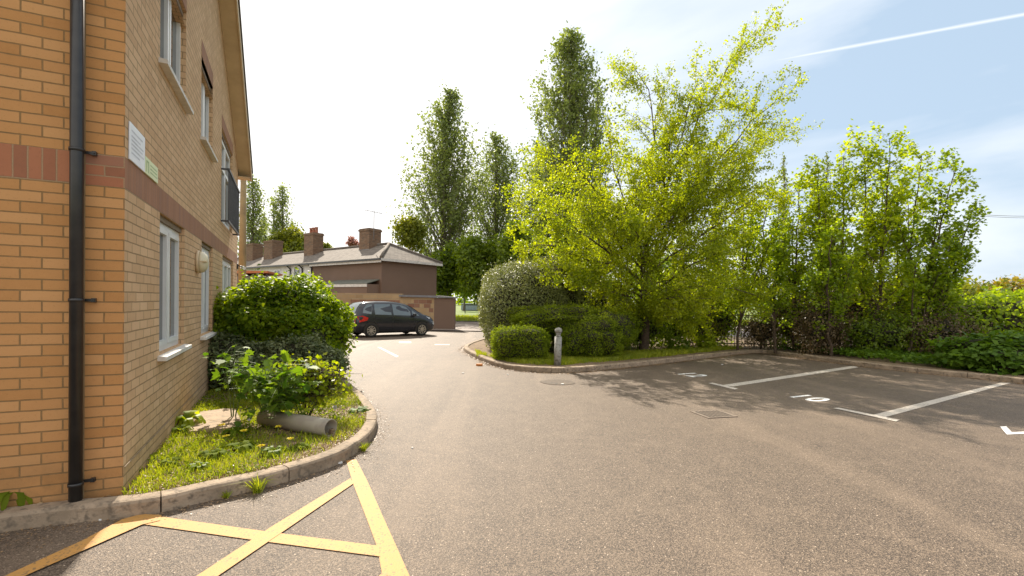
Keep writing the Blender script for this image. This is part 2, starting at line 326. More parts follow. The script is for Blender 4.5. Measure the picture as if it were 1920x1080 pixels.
# bay lines
mark('bay_line', [(1600, 686), (1610, 689), (1375, 725), (1350, 723)], .004, m_white)
mark('bay_line', [(1328, 719), (1336, 718), (1384, 729), (1378, 731)], .007, m_white)
mark('bay_line', [(1876, 718), (1897, 718), (1655, 784), (1630, 780)], .004, m_white)
mark('bay_line', [(1562, 766), (1572, 765), (1687, 788), (1680, 791)], .007, m_white)
mark('bay_line', [(707, 651), (713, 651), (748, 668), (743, 670)], .004, m_white)
mark('bay_line', [(748, 640.5), (771, 640.5), (771, 643.5), (748, 643.5)], .004, m_white)
mark('bay_line', [(815, 645.5), (843, 645.5), (843, 647), (815, 647)], .004, m_white)
mark('bay_number', [(1875, 800), (1887, 800), (1897, 811), (1935, 809), (1935, 813), (1888, 815)], .004, m_whiteb)
def text(body, px, size, z):
    c = bpy.data.curves.new('bay_number', 'FONT'); c.body = body; c.size = size; c.align_x = 'CENTER'; c.align_y = 'CENTER'; c.offset = .012; c.space_character = 1.15
    o = bpy.data.objects.new('tmp', c); COL.objects.link(o); bpy.context.view_layer.update()
    me = bpy.data.meshes.new_from_object(o); bpy.data.objects.remove(o)
    p = G(*px); a = math.atan2(-2.34, 1.11)
    q = link('bay_number', me, m_whiteb, carpark, (p[0], p[1], z)); q.rotation_euler = (0, 0, a); q.scale = (1.0, 1.35, 1)
    return q
text('12', (1296, 703), .52, .005); text('10', (1515, 746.5), .50, .005)

# ------------------------------------------------------------------ kerbs and beds
def path_offset(P, d):
    P = np.array(P)[:, :2]; n = len(P); out = []
    for i in range(n):
        a = P[max(i-1, 0)]; b = P[min(i+1, n-1)]; t = (b-a)/np.linalg.norm(b-a); out.append(P[i]+d*np.array([-t[1], t[0]]))
    return np.array(out)
def resample(P, step):
    P = np.array(P)[:, :2]; s = np.r_[0, np.cumsum(np.linalg.norm(np.diff(P, axis=0), axis=1))]; n = max(2, int(s[-1]/step)+1); u = np.linspace(0, s[-1], n)
    return np.c_[np.interp(u, s, P[:, 0]), np.interp(u, s, P[:, 1])]
def smooth(P, it=2):
    P = np.array(P)[:, :2]
    for _ in range(it):
        Q = [P[0]]
        for a, b in zip(P, P[1:]): Q += [.75*a+.25*b, .25*a+.75*b]
        Q.append(P[-1]); P = np.array(Q)
    return P
def kerb(name, pts, side, h=.115, w=.125, unit=.9, seed=0):
    rr = random.Random(seed); P = resample(smooth(pts), .08); n = len(P); m = MB(); b = m.bm; k = 0; per = int(unit/.08)
    prof = [(0, -.03), (0, h-.025), (.012, h-.006), (.03, h), (w, h), (w, -.03)]
    offs = [path_offset(P, side*d) for d, _ in prof]
    while k < n-1:
        e = min(k+per, n-1); dz = rr.uniform(-.004, .004); rows = []
        for i in range(k, e+1):
            row = []
            for (d, z), O in zip(prof, offs):
                q = O[i].copy()
                if i == k and k > 0: q = q*.93+O[i+1]*.07
                if i == e: q = q*.96+O[i-1]*.04
                row.append(b.verts.new((q[0], q[1], z+(dz if z > 0 else 0)+rr.uniform(-.0012, .0012))))
            rows.append(row)
        for A, B in zip(rows, rows[1:]):
            for j in range(len(prof)-1): b.faces.new((A[j], B[j], B[j+1], A[j+1]))
        b.faces.new(rows[0]); b.faces.new(rows[-1][::-1]); k = e
    o = m.build(name, m_kerb); o['kind'] = 'structure'; return P
def inside(poly, X, Y):
    poly = np.array(poly)[:, :2]; c = np.zeros(X.shape, bool); j = len(poly)-1
    for i in range(len(poly)):
        xi, yi = poly[i]; xj, yj = poly[j]
        c ^= ((yi > Y) != (yj > Y)) & (X < (xj-xi)*(Y-yi)/(yj-yi+1e-12)+xi); j = i
    return c
def hills(X, Y, s, seed):
    r = np.random.default_rng(seed); z = 0
    for k in range(7):
        a = r.uniform(0, 6.28); f = s*r.uniform(.5, 2.5); z = z+np.sin((X*math.cos(a)+Y*math.sin(a))*f+r.uniform(0, 6.28))/7
    return z
def patch(name, poly, cell, z, amp, mt, seed=0):
    P = np.array(poly)[:, :2]; x0, y0 = P.min(0); x1, y1 = P.max(0)
    xs = np.arange(x0-cell, x1+cell, cell); ys = np.arange(y0-cell, y1+cell, cell); X, Y = np.meshgrid(xs, ys, indexing='ij')
    r = np.random.default_rng(seed); Z = z+amp*hills(X, Y, 3, seed)+r.normal(0, amp*.22, X.shape)
    nx, ny = X.shape; I = np.arange(nx*ny).reshape(nx, ny); cxm = (X[:-1, :-1]+cell/2); cym = (Y[:-1, :-1]+cell/2); k = inside(P, cxm, cym)
    Fc = np.stack([I[:-1, :-1][k], I[1:, :-1][k], I[1:, 1:][k], I[:-1, 1:][k]], 1)
    o = link(name, arr_mesh(name, np.stack([X, Y, Z], -1), Fc, True), mt); o['kind'] = 'structure'; return o
A0 = R(25.2); CRN = np.array([-2.8214, 3.4913]); D1 = np.array([-math.sin(A0), math.cos(A0)]); DX = np.array([math.cos(A0), math.sin(A0)])
def B2W(x, y): return CRN+DX*x+D1*y
kl = [G(*p)[:2] for p in ((-420, 1064), (0, 998), (133, 981), (200, 976), (294, 964), (375, 943), (481, 920), (559, 898), (637, 871), (664, 853), (691, 833), (705, 812), (708, 792), (700, 775), (678, 748), (653, 727), (636, 706))]
kl += [np.array([-3.50, 9.35]), np.array([-4.3, 10.9]), np.array([-5.4, 12.4])]
KL = kerb('kerb', kl, 1, seed=1)
bedL = list(path_offset(KL, .05))+[B2W(-.02, 10.5), B2W(-.02, 0), B2W(-.02, .02), B2W(-6, -.02)]
bedL = list(path_offset(KL, .05))+[B2W(.0, 10.6), B2W(.0, .0), B2W(-5, .0)]
patch('flower_bed', bedL, .05, .098, .012, m_soil, 3)
kr1 = [G(*p)[:2] for p in ((905, 640), (880, 648), (866, 657), (886, 669), (925, 687), (975, 697), (1050, 700), (1120, 695), (1200, 687), (1300, 675), (1357, 668), (1400, 663))]
kr = kr1+[G(1432, 662)[:2]]+[G(*p)[:2] for p in ((1467, 667), (1612, 687), (1736, 701), (1842, 711), (1920, 720), (2150, 748))]
KR = kerb('kerb', kr, 1, seed=2)
bedR = list(path_offset(KR, .05))+[np.array([22., 9.0]), np.array([22., 21.8]), np.array([-.6, 21.8]), np.array([-1.2, 17.5])]
patch('planting_bed', bedR, .16, .092, .02, m_soil, 4)
fixup(sheet('pavement', [(-9, 23.9), (.2, 23.9), (.2, 25.2), (-9, 25.2)], .05, m_road))

# ------------------------------------------------------------------ foliage tools
def unit(v): return v/np.maximum(np.linalg.norm(v, axis=-1, keepdims=True), 1e-9)
def leaf_mesh(P, size, rg, wid=.34, out=None, flat=0., fold=.25, var=.5, droop=0.):
    n = len(P); a = unit(rg.normal(size=(n, 3))+np.array([0, 0, -droop]))
    nn = rg.normal(size=(n, 3)); nn[:, 2] += flat*2.2
    if out is not None: nn = nn+out*1.1
    nn = unit(nn); a = unit(a-nn*(a*nn).sum(1, keepdims=True)); b = np.cross(nn, a)
    s = (size*(1+var*rg.uniform(-1, 1, n)))[:, None]
    V = np.stack([P, P+a*s*.45+b*s*wid+nn*s*fold*.3, P+a*s, P+a*s*.45-b*s*wid+nn*s*fold*.3], 1)
    return V.reshape(-1, 3), np.arange(4*n).reshape(n, 4)
PALM = np.array([(0, 0), (.28, .10), (.50, .02), (.42, .26), (.62, .48), (.34, .50), (.24, .72), (.12, .66), (0, 1.0), (-.12, .66), (-.24, .72), (-.34, .50), (-.62, .48), (-.42, .26), (-.50, .02), (-.28, .10)])
def palm_mesh(P, size, rg, flat=.9, out=None, var=.3, droop=.3):
    n = len(P); nn = rg.normal(size=(n, 3))*.55; nn[:, 2] += flat
    if out is not None: nn = nn+out*.8
    nn = unit(nn); a = rg.normal(size=(n, 3))+np.array([0, 0, -droop])
    if out is not None: a = a+out
    a = unit(a-nn*(a*nn).sum(1, keepdims=True)); b = np.cross(nn, a); s = (size*(1+var*rg.uniform(-1, 1, n)))[:, None, None]
    k = len(PALM); u = PALM[None, :, 0:1]; v = PALM[None, :, 1:2]
    V = P[:, None]+(b[:, None]*u+a[:, None]*v-nn[:, None]*(u*u*.45+v*v*.22))*s
    return V.reshape(-1, 3), np.arange(k*n).reshape(n, k)
def tubes(paths, sides=5):
    Vs, Fs, o = [], [], 0
    for pts, r0, r1 in paths:
        pts = np.asarray(pts, float); m = len(pts)
        if m < 2: continue
        k = sides if r0 > .012 else 3
        t = unit(np.gradient(pts, axis=0)); ref = np.array([0, 0, 1.]) if abs(t[0][2]) < .9 else np.array([1., 0, 0])
        a = unit(np.cross(t, ref)); b = np.cross(t, a); rr = np.linspace(r0, r1, m)[:, None, None]
        th = np.arange(k)*2*math.pi/k
        V = pts[:, None]+rr*(a[:, None]*np.cos(th)[None, :, None]+b[:, None]*np.sin(th)[None, :, None])
        Vs.append(V.reshape(-1, 3)); i = np.arange(m-1)[:, None]*k; j = np.arange(k)[None, :]
        Fs.append(np.stack([i+j, i+(j+1) % k, i+k+(j+1) % k, i+k+j], -1).reshape(-1, 4)+o); o += m*k
    return np.concatenate(Vs), np.concatenate(Fs)
def curve(p0, d, L, rg, up=.1, wob=.12, n=6):
    pts = [np.array(p0, float)]; d = np.array(d, float)
    for _ in range(n-1):
        d = d+rg.normal(0, wob, 3)+np.array([0, 0, up]); d = d/np.linalg.norm(d); pts.append(pts[-1]+d*L/(n-1))
    return np.array(pts)
def side_dir(t, ang, rg):
    q = rg.normal(size=3); q = q-t*np.dot(q, t); q = q/np.linalg.norm(q); return t*math.cos(ang)+q*math.sin(ang)
class Tree:
    def __init__(s, seed): s.rg = np.random.default_rng(seed); s.wood = []; s.lp = []
    def grow(s, pts, r0, r1, L, lvl, sp):
        s.wood.append((pts, r0, r1)); n = len(pts)-1
        if lvl == 0:
            k = max(2, int(sp['dens']*L)); t = s.rg.uniform(sp.get('lt0', .1), 1.05, k)*n; i = np.clip(t.astype(int), 0, n-1); f = (t-i)[:, None]
            s.lp.append(pts[i]*(1-f)+pts[i+1]*f+s.rg.normal(0, sp['jit'], (k, 3))); return
        cnt = sp['n'][lvl]; t0 = sp['t0'][lvl]
        for c in range(cnt):
            t = t0+(1-t0)*(c+s.rg.uniform(0, 1))/cnt; x = t*n; i = min(int(x), n-1); p = pts[i]*(1-(x-i))+pts[i+1]*(x-i); tg = pts[i+1]-pts[i]; tg = tg/np.linalg.norm(tg)
            ang = R(s.rg.uniform(*sp['ang'][lvl])); l = L*sp['ratio'][lvl]*(1.15-sp.get('taper', .7)*t)*s.rg.uniform(.7, 1.25)
            q = curve(p, side_dir(tg, ang, s.rg), l, s.rg, sp['up'][lvl], .13, 5)
            rr = max(.003, (r0+(r1-r0)*t)*.5); s.grow(q, rr, rr*.35, l, lvl-1, sp)
        s.lp.append(pts[-1]+s.rg.normal(0, sp['jit'], (int(sp['dens']*.2)+2, 3)))
    def finish(s, name, base, label, cat, lm, bm_, size, group=None, kind='leaf', thin=1., **kw):
        root = empty(name, base, 0, label, cat, group)
        V, Fc = tubes(s.wood); link('trunk', arr_mesh('trunk', V, Fc, True), bm_, root)
        P = np.concatenate(s.lp)
        if thin < 1: P = P[s.rg.uniform(size=len(P)) < thin]
        P = P[P[:, 2] > .05]
        V, Fc = (leaf_mesh if kind == 'leaf' else palm_mesh)(P, size, s.rg, **kw)
        link('crown', arr_mesh('crown', V, Fc), lm, root); return root

# ------------------------------------------------------------------ the brick block on the left
bld = empty('brick_building', (CRN[0], CRN[1], 0), A0, 'two storey buff brick building with white windows and a red brick band', 'building')
SB = 8.85
def roofz(y): return 6.5-.505*(y-5.08) if y > 4.4 else 6.5-.505*(8.8-y-5.08)
def wallgrid(name, y0, y1, z0, z1, ops, mt, top=None, dep=.10):
    m = MB(); ys = sorted({y0, y1, *[v for o in ops for v in o[:2]], *([4.4] if top and y0 < 4.4 < y1 else [])}); zs = sorted({z0, z1, *[v for o in ops for v in o[2:]]})
    zs = [z for z in zs if z0 <= z <= z1]
    for a, b in zip(ys, ys[1:]):
        for c, d in zip(zs, zs[1:]):
            if any(o[0] <= (a+b)/2 <= o[1] and o[2] <= (c+d)/2 <= o[3] for o in ops): continue
            m.poly([(0, a, c), (0, b, c), (0, b, d), (0, a, d)])
        if top: m.poly([(0, a, z1), (0, b, z1), (0, b, top(b)), (0, a, top(a))])
    for a, b, c, d in ops:
        c_, d_ = max(c, z0), min(d, z1)
        m.poly([(0, a, c_), (0, a, d_), (-dep, a, d_), (-dep, a, c_)]); m.poly([(0, b, c_), (-dep, b, c_), (-dep, b, d_), (0, b, d_)])
        if d <= z1: m.poly([(0, a, d), (0, b, d), (-dep, b, d), (-dep, a, d)])
        if c >= z0: m.poly([(0, a, c), (-dep, a, c), (-dep, b, c), (0, b, c)])
    bmesh.ops.remove_doubles(m.bm, verts=m.bm.verts, dist=1e-5)
    return m.build(name, mt, bld, fix=False)
GW = [(1.07, 2.27, 1.0, 2.325), (3.50, 4.62, 1.0, 2.325), (5.90, 7.90, .15, 2.325)]
UW = [(1.04, 2.28, 3.72, 4.80), (3.38, 4.48, 3.72, 4.80), (5.66, 7.55, 2.90, 4.575)]
wallgrid('wall', 0, SB, -.2, 2.325, GW, m_buff)
wallgrid('brick_band', 0, SB, 2.325, 2.55, [], m_soldR)
wallgrid('wall', 0, SB, 2.55, 4.62, [(a, b, c, min(d, 4.62)) if d > 4.62 else (a, b, c, d) for a, b, c, d in UW], m_buff)
# upper part to the verge, cut round the tops of the two upper windows
def gable():
    m = MB(); ops = [(a, b, c, d) for a, b, c, d in UW if d > 4.62]; lev = 5.10
    cuts = [0]+[v for o in ops for v in o[:2]]+[4.4, 5.66, 7.55]
    for y0, y1 in zip(sorted(cuts), sorted(cuts)[1:]+[SB]):
        o = [q for q in ops if q[0] <= (y0+y1)/2 <= q[1]]; z0 = o[0][3] if o else 4.62
        if roofz(y1) < z0+.02:
            pass
        m.poly([(0, y0, z0), (0, y1, z0), (0, y1, max(roofz(y1), z0)), (0, y0, max(roofz(y0), z0))])
        if o: a, b, c, d = o[0]; m.poly([(0, a, d), (0, b, d), (-.1, b, d), (-.1, a, d)]); m.poly([(0, a, 4.62), (0, a, d), (-.1, a, d), (-.1, a, 4.62)]); m.poly([(0, b, 4.62), (-.1, b, 4.62), (-.1, b, d), (0, b, d)])
    m.build('gable', m_buff, bld, fix=False)
gable()
for a, b, c, d in UW: m = MB(); m.box(-.02, .004, a-.0, b+.0, d+.004, d+.229); m.build('lintel_bricks', m_soldR, bld)
# front face: wall, band, corner pier and the out-of-frame rest
def quadwall(name, x0, x1, z0, z1, mt):
    m = MB(); m.poly([(x0, 0, z0), (x1, 0, z0), (x1, 0, z1), (x0, 0, z1)]); return m.build(name, mt, bld, fix=False)
quadwall('wall', -9, -.232, -.2, 2.325, m_front); quadwall('brick_band', -9, -.232, 2.325, 2.55, m_sold); quadwall('wall', -9, -.232, 2.55, 4.7, m_front)
quadwall('wall', -.222, 0, -.2, 2.325, m_front); quadwall('brick_band', -.222, 0, 2.325, 2.55, m_redc); quadwall('wall', -.222, 0, 2.55, 4.7, m_front)
m = MB(); m.poly([(-.232, .003, -.2), (-.222, .003, -.2), (-.222, .003, 4.7), (-.232, .003, 4.7)]); m.build('movement_joint', m_mort, bld, fix=False)
m = MB(); m.poly([(-9, 0, -.2), (-9, 0, 4.7), (-9, 4.4, 6.84), (-9, SB, 4.6), (-9, SB, -.2)]); m.poly([(-9, SB, -.2), (-9, SB, 4.6), (0, SB, 4.6), (0, SB, -.2)]); m.build('wall', m_buff, bld, fix=False)
# roof with verge, soffit and barge board
m = MB(); ov = .25; ye = SB+.32; ze = roofz(ye)
for s in (0, 1):
    y_ = (lambda y: y) if s == 0 else (lambda y: 8.8-y)
    m.prism([(-9.3, y_(4.4), roofz(4.4)+.16), (-9.3, y_(ye), ze+.16), (-9.3, y_(ye), ze+.21), (-9.3, y_(4.4), roofz(4.4)+.21)], (9.3+ov+.05, 0, 0))
m.build('roof', m_tileroof, bld)
m = MB()
for s in (0, 1):
    y_ = (lambda y: y) if s == 0 else (lambda y: 8.8-y)
    m.prism([(.002, y_(4.4), roofz(4.4)-.0), (.002, y_(ye), ze), (.002, y_(ye), ze+.02), (.002, y_(4.4), roofz(4.4)+.02)], (ov, 0, 0))
m.build('soffit', m_cream, bld)
m = MB()
for s in (0, 1):
    y_ = (lambda y: y) if s == 0 else (lambda y: 8.8-y)
    m.prism([(ov+.004, y_(4.4), roofz(4.4)-.025), (ov+.004, y_(ye+.01), ze-.03), (ov+.004, y_(ye+.01), ze+.157), (ov+.004, y_(4.4), roofz(4.4)+.157)], (.022, 0, 0))
m.build('barge_board', m_cream, bld)
m = MB(); m.box(-9, ov, SB+.30, SB+.325, ze-.02, ze+.155); m.box(-9, ov, SB+.002, SB+.30, ze-.01, ze+.005); m.build('fascia', m_cream, bld)
m = MB(); m.tube((-9, SB+.39, ze+.1), (ov+.04, SB+.39, ze+.1), .055, n=12); m.build('gutter', m_black, bld)
def window(a, b, c, d, mull, sill=True, transom=None, proud=-.055):
    x0, x1 = proud-.06, proud; w = .055
    fr = MB()
    fr.box(x0, x1, a, a+w, c, d); fr.box(x0, x1, b-w, b, c, d); fr.box(x0, x1, a+w, b-w, c, c+w); fr.box(x0, x1, a+w, b-w, d-w, d)
    for y in mull: fr.box(x0, x1-.002, y-w/2, y+w/2, c+w, d-w)
    f = fr.build('window', m_upvc, bld)
    ys = [a+w]+[v for y in mull for v in (y-w/2, y+w/2)]+[b-w]
    for y0, y1 in zip(ys[::2], ys[1::2]):
        s = MB(); g = .048; X0, X1 = proud-.045, proud+.012
        s.box(X0, X1, y0+.003, y0+g, c+w+.003, d-w-.003); s.box(X0, X1, y1-g, y1-.003, c+w+.003, d-w-.003); s.box(X0, X1, y0+g, y1-g, c+w+.003, c+w+g); s.box(X0, X1, y0+g, y1-g, d-w-g, d-w-.003)
        if transom: s.box(X0, X1, y0+g, y1-g, transom-.03, transom+.03)
        s.build('sash', m_upvc, f)
        gq = MB(); gq.box(proud-.03, proud-.022, y0+g, y1-g, c+w+g, d-w-g); gq.build('pane', m_glass, f)
        bl = MB(); n = 3
        bl.box(proud-.10, proud-.09, y0, y0+.10, c+w, d-w); bl.build('curtain', m_cream, f)
    if sill:
        q = MB(); q.prism([(.07, a-.06, c-.055), (.07, a-.06, c-.018), (-.10, a-.06, c+.006), (-.10, a-.06, c-.055)], (0, b-a+.12, 0)); q.build('sill', m_sill, f)
    l = MB(); l.box(-.1, -.03, a+.002, b-.002, d+.002, d+.05); l.build('lintel', m_lintel, f)
    return f
window(1.07, 2.27, 1.0, 2.268, [1.67]); window(3.50, 4.62, 1.0, 2.268, [4.06])
window(5.90, 7.90, .15, 2.268, [6.57, 7.23], sill=False)
window(1.04, 2.28, 3.72, 4.745, [1.66]); window(3.38, 4.48, 3.72, 4.745, [3.93])
window(5.66, 7.55, 2.90, 4.52, [6.60], sill=False, transom=3.95)
# juliet balcony
bal = empty('balcony', (0, 0, 0)); bal.parent = bld
by0, by1, bx, bz0, bz1 = 5.58, 7.68, .12, 2.90, 3.82
m = MB(); m.box(bx-.025, bx+.015, by0, by1, bz1-.02, bz1+.02); m.box(.002, bx-.025, by0, by0+.03, bz1-.015, bz1+.015); m.box(.002, bx-.025, by1-.03, by1, bz1-.015, bz1+.015); m.build('handrail', m_darkmetal, bal)
m = MB(); m.box(bx-.02, bx+.01, by0, by1, bz0-.02, bz0+.02); m.box(.002, bx-.02, by0, by0+.03, bz0-.015, bz0+.015); m.box(.002, bx-.02, by1-.03, by1, bz0-.015, bz0+.015); m.build('lower_rail', m_darkmetal, bal)
m = MB()
for i in range(20):
    y = by0+.015+i*(by1-by0-.03)/19; m.box(bx-.012, bx+.002, y-.007, y+.007, bz0+.02, bz1-.02)
m.build('bars', m_darkmetal, bal)
# downpipe with brackets
dp = MB(); dp.tube((-.247, -.075, .06), (-.247, -.075, 5.0), .038, n=20); dpo = dp.build('downpipe', m_black, bld)
for z in (.23, 1.51, 2.545, 3.75):
    q = MB(); q.tube((-.247, -.075, z-.011), (-.247, -.075, z+.011), .0435, n=20); q.box(-.245, -.158, -.028, -.018, z-.010, z+.010); q.box(-.180, -.156, -.032, -.002, z-.014, z+.014); q.tube((-.168, -.034, z), (-.168, -.040, z), .006, n=8); q.build('bracket', m_black, dpo)
# weather-stained plinth joint
m = MB(); m.box(.0, .006, 0.02, SB, .285, .289); m.build('damp_course', m_kerb, bld)
def onwall(name, y, z, label, cat, group=None):
    p = B2W(0, y); return empty(name, (p[0], p[1], z), A0, label, cat, group)
lamp = onwall('wall_lamp', 3.1, 2.0, 'round cream bulkhead lamp on the brick wall between the two lower windows', 'lamp')
m = MB(); m.lathe([(.02, 0), (.145, .004), (.15, .02), (.145, .04)], 28)
o = m.build('base', m_cream, lamp); o.rotation_euler = (0, R(90), 0); 
m = MB(); m.lathe([(.138, .041), (.142, .055), (.13, .085), (.095, .115), (.05, .128), (.01, .131)], 28)
m_lampg = mat('lamp_cover', (.72, .64, .44), .3, (.62, .55, .38), 4); m_lampd = mat('lamp_cover_lower', (.55, .52, .28), .3, (.5, .46, .25), 4)
o = m.build('cover', m_lampg, lamp); o.rotation_euler = (0, R(90), 0)
m = MB(); m.box(.041, .128, -.142, .142, -.006, .006); m.build('hood_seam', m_cream, lamp)
s1 = onwall('notice_board', .28, 2.695, 'white rectangular notice sign on the brick corner above the red band', 'sign')
m_signw = mat('sign_white', (.84, .85, .88), .4, (.78, .80, .85), 5); m_signg = mat('sign_green', (.72, .76, .44), .4, (.66, .72, .40), 5); m_ink = mat('faded_ink', (.66, .67, .73), .6); m_inkg = mat('green_ink', (.45, .58, .28), .6)
m = MB(); m.box(.003, .012, -.21, .21, -.14, .14, .002); m.build('panel', m_signw, s1)
m = MB()
for i, (z, w) in enumerate(((.085, .30), (.045, .24), (.015, .33), (-.015, .30), (-.045, .34), (-.08, .22))): m.box(.0125, .0131, -.17, -.17+w, z-.006, z+.006)
m.build('lettering', m_ink, s1)
s2 = onwall('notice_board', .715, 2.625, 'small pale green sign fixed beside the white notice on the brick wall', 'sign')
m = MB(); m.box(.003, .012, -.215, .215, -.07, .07, .002); m.build('panel', m_signg, s2)
m = MB(); m.box(.0125, .0131, -.18, -.16, -.05, .045); m.box(.0125, .0131, -.18, -.11, .03, .045); m.box(.0125, .0131, -.12, -.10, -.05, .045)
for z in (.03, 0, -.03): m.box(.0125, .0131, -.05, .18, z-.005, z+.005)
m.build('lettering', m_inkg, s2)
cctv = onwall('security_camera', SB-.12, 2.27, 'small white security camera on the far end of the brick wall', 'camera')
m = MB(); m.box(.002, .03, -.05, .05, -.06, .06, .006); m.tube((.03, 0, .02), (.12, 0, .0), .014); m.build('bracket', m_black, cctv)
m = MB(); m.tube((.10, .07, -.02), (.16, -.1, -.04), .04, n=14); m.build('housing', m_upvc, cctv)

# ------------------------------------------------------------------ terrace of old houses
m_brown = mat('brown_render', (.170, .107, .074), .85, (.150, .094, .064), .5, bump=.3, bscale=25)
m_whiter = mat('white_render', (.74, .72, .68), .85, (.60, .57, .52), .9, bump=.3, bscale=12)
m_slate = brickmat('slate_roof', [(.12, .10, .082), (.165, .14, .115), (.20, .17, .14), (.15, .128, .108)], (.12, .10, .085), w=.30, h=.22, ms=.012, speck=.5)
m_chim = brickmat('chimney_brick', [(.15, .085, .05), (.20, .115, .07), (.25, .16, .10), (.10, .07, .055)], (.20, .16, .12), ms=.009)
m_pot = mat('terracotta', (.36, .14, .08), .8, (.26, .10, .06), 6)
m_lead = mat('lead_flashing', (.13, .13, .14), .6, (.18, .18, .19), 3)
m_leadg = mat('felt_roof', (.10, .105, .085), .85, (.14, .14, .11), 3)
m_gwhite = mat('gutter_white', (.62, .58, .53), .5)
K = AT(715, 560, 29.5)[:2]; E1a = math.atan2(.617, -.787)          # long axis points away to the left
house = empty('terraced_house', (K[0], K[1], 0), E1a, 'low terrace of old houses, brown rendered end then white walls, slate roof and brick chimneys', 'building')
# local: +x runs along the terrace away from us to the left, -y is toward ... the end wall lies on x=0
HE = 4.05; DEP = -4.55; LEN = 27.0; RZ = HE+1.25; mid = DEP/2
sgn = -1
m = MB(); m.box(0, 8.1, DEP, 0, -.2, HE); m.build('end_wall', m_brown, house)
m = MB(); m.box(8.1, LEN, DEP, -.03, -.2, HE+.0); m.build('white_wall', m_whiter, house)
m = MB(); oh = .28; hip = 2.3
A_, B_, C_, D_ = (-oh, oh, HE), (LEN, oh, HE), (LEN, DEP-oh, HE), (-oh, DEP-oh, HE); R1, R2 = (hip, mid, RZ), (LEN, mid, RZ)
m.poly([A_, B_, R2, R1]); m.poly([C_, D_, R1, R2]); m.poly([D_, A_, R1]); m.poly([B_, C_, R2])
bmesh.ops.remove_doubles(m.bm, verts=m.bm.verts, dist=1e-4)
rf = m.build('roof', m_slate, house)
uvl = rf.data.uv_layers.active.data
for poly in rf.data.polygons:
    n = poly.normal
    for li in poly.loop_indices:
        c = rf.data.vertices[rf.data.loops[li].vertex_index].co
        uvl[li].uv = (c.x, c.z*2.4) if abs(n.y) > abs(n.x) else (c.y, c.z*2.4)
m = MB()
for a, b in ((A_, R1), (D_, R1), (R1, R2)): m.tube((a[0], a[1], a[2]+.04), (b[0], b[1], b[2]+.04), .09, n=8)
m.build('ridge_tiles', m_slate, house)
m = MB(); m.box(-oh, LEN, oh-.0, oh+.09, HE-.12, HE-.01); m.build('gutter', m_black, house)
m = MB(); m.box(-oh-.03, -oh+.0, DEP-oh, oh, HE-.16, HE-.005); m.box(-oh, 8.0, oh-.03, oh-.003, HE-.26, HE-.12); m.build('fascia', m_gwhite, house)
def chimney(x, y, w, d, z0, z1, pots, name='chimney'):
    m = MB(); m.box(x-w/2, x+w/2, y-d/2, y+d/2, z0, z1-.18); m.box(x-w/2-.05, x+w/2+.05, y-d/2-.05, y+d/2+.05, z1-.18, z1-.06); m.box(x-w/2, x+w/2, y-d/2, y+d/2, z1-.06, z1); c = m.build(name, m_chim, rf)
    for i in range(pots):
        q = MB(); px = x+(i-(pots-1)/2)*.42; q.lathe([(.13, 0), (.11, .08), (.10, .38), (.13, .40), (.13, .46), (.09, .46)], 14, (px, y, z1)); q.build('chimney_pot', m_pot, c)
    q = MB(); q.box(x-w/2-.03, x+w/2+.03, y-d/2-.03, y+d/2+.03, z0, z0+.42); q.build('flashing', m_lead, c)
chimney(4.1, -2.05, 1.15, 1.0, RZ-.75, RZ+1.12, 0)
chimney(11.0, -1.75, 1.35, .85, RZ-.95, RZ+1.3, 3)
chimney(17.6, -1.75, 1.6, .9, RZ-.95, RZ+1.15, 0)
chimney(21.3, -1.75, 1.6, .9, RZ-.95, RZ+1.1, 0)
def hwin(x, z, w=.75, h=.95):
    q = MB(); y = -.03; t = .06
    q.box(x-w/2, x+w/2, y, y+.05, z-h/2, z-h/2+t); q.box(x-w/2, x+w/2, y, y+.05, z+h/2-t, z+h/2); q.box(x-w/2, x-w/2+t, y, y+.05, z-h/2+t, z+h/2-t); q.box(x+w/2-t, x+w/2, y, y+.05, z-h/2+t, z+h/2-t); q.box(x-.03, x+.03, y, y+.045, z-h/2+t, z+h/2-t); q.box(x-w/2-.1, x+w/2+.1, y, y+.12, z-h/2-.09, z-h/2-.003)
    f = q.build('window', m_upvc, house); g = MB(); g.box(x-w/2+t, x+w/2-t, y+.004, y+.018, z-h/2+t, z+h/2-t); g.build('pane', m_glass, f)
hwin(13.2, 3.25, 1.0, .95); hwin(10.15, 3.25, 1.0, 1.1); hwin(21, 3.3, 1.1, 1.0)
def hpipe(x, z0, z1, kink=None):
    q = MB(); q.tube((x, .05, z0), (x, .05, z1-.35), .05, n=8); q.tube((x, .05, z1-.35), (x+.25, .12, z1-.15), .05, n=8); q.tube((x+.25, .12, z1-.15), (x+.25, .3, z1-.02), .05, n=8); q.build('drainpipe', m_black, house)
hpipe(11.1, 2.5, HE); hpipe(9.35, 2.5, HE); hpipe(8.05, 2.5, HE)
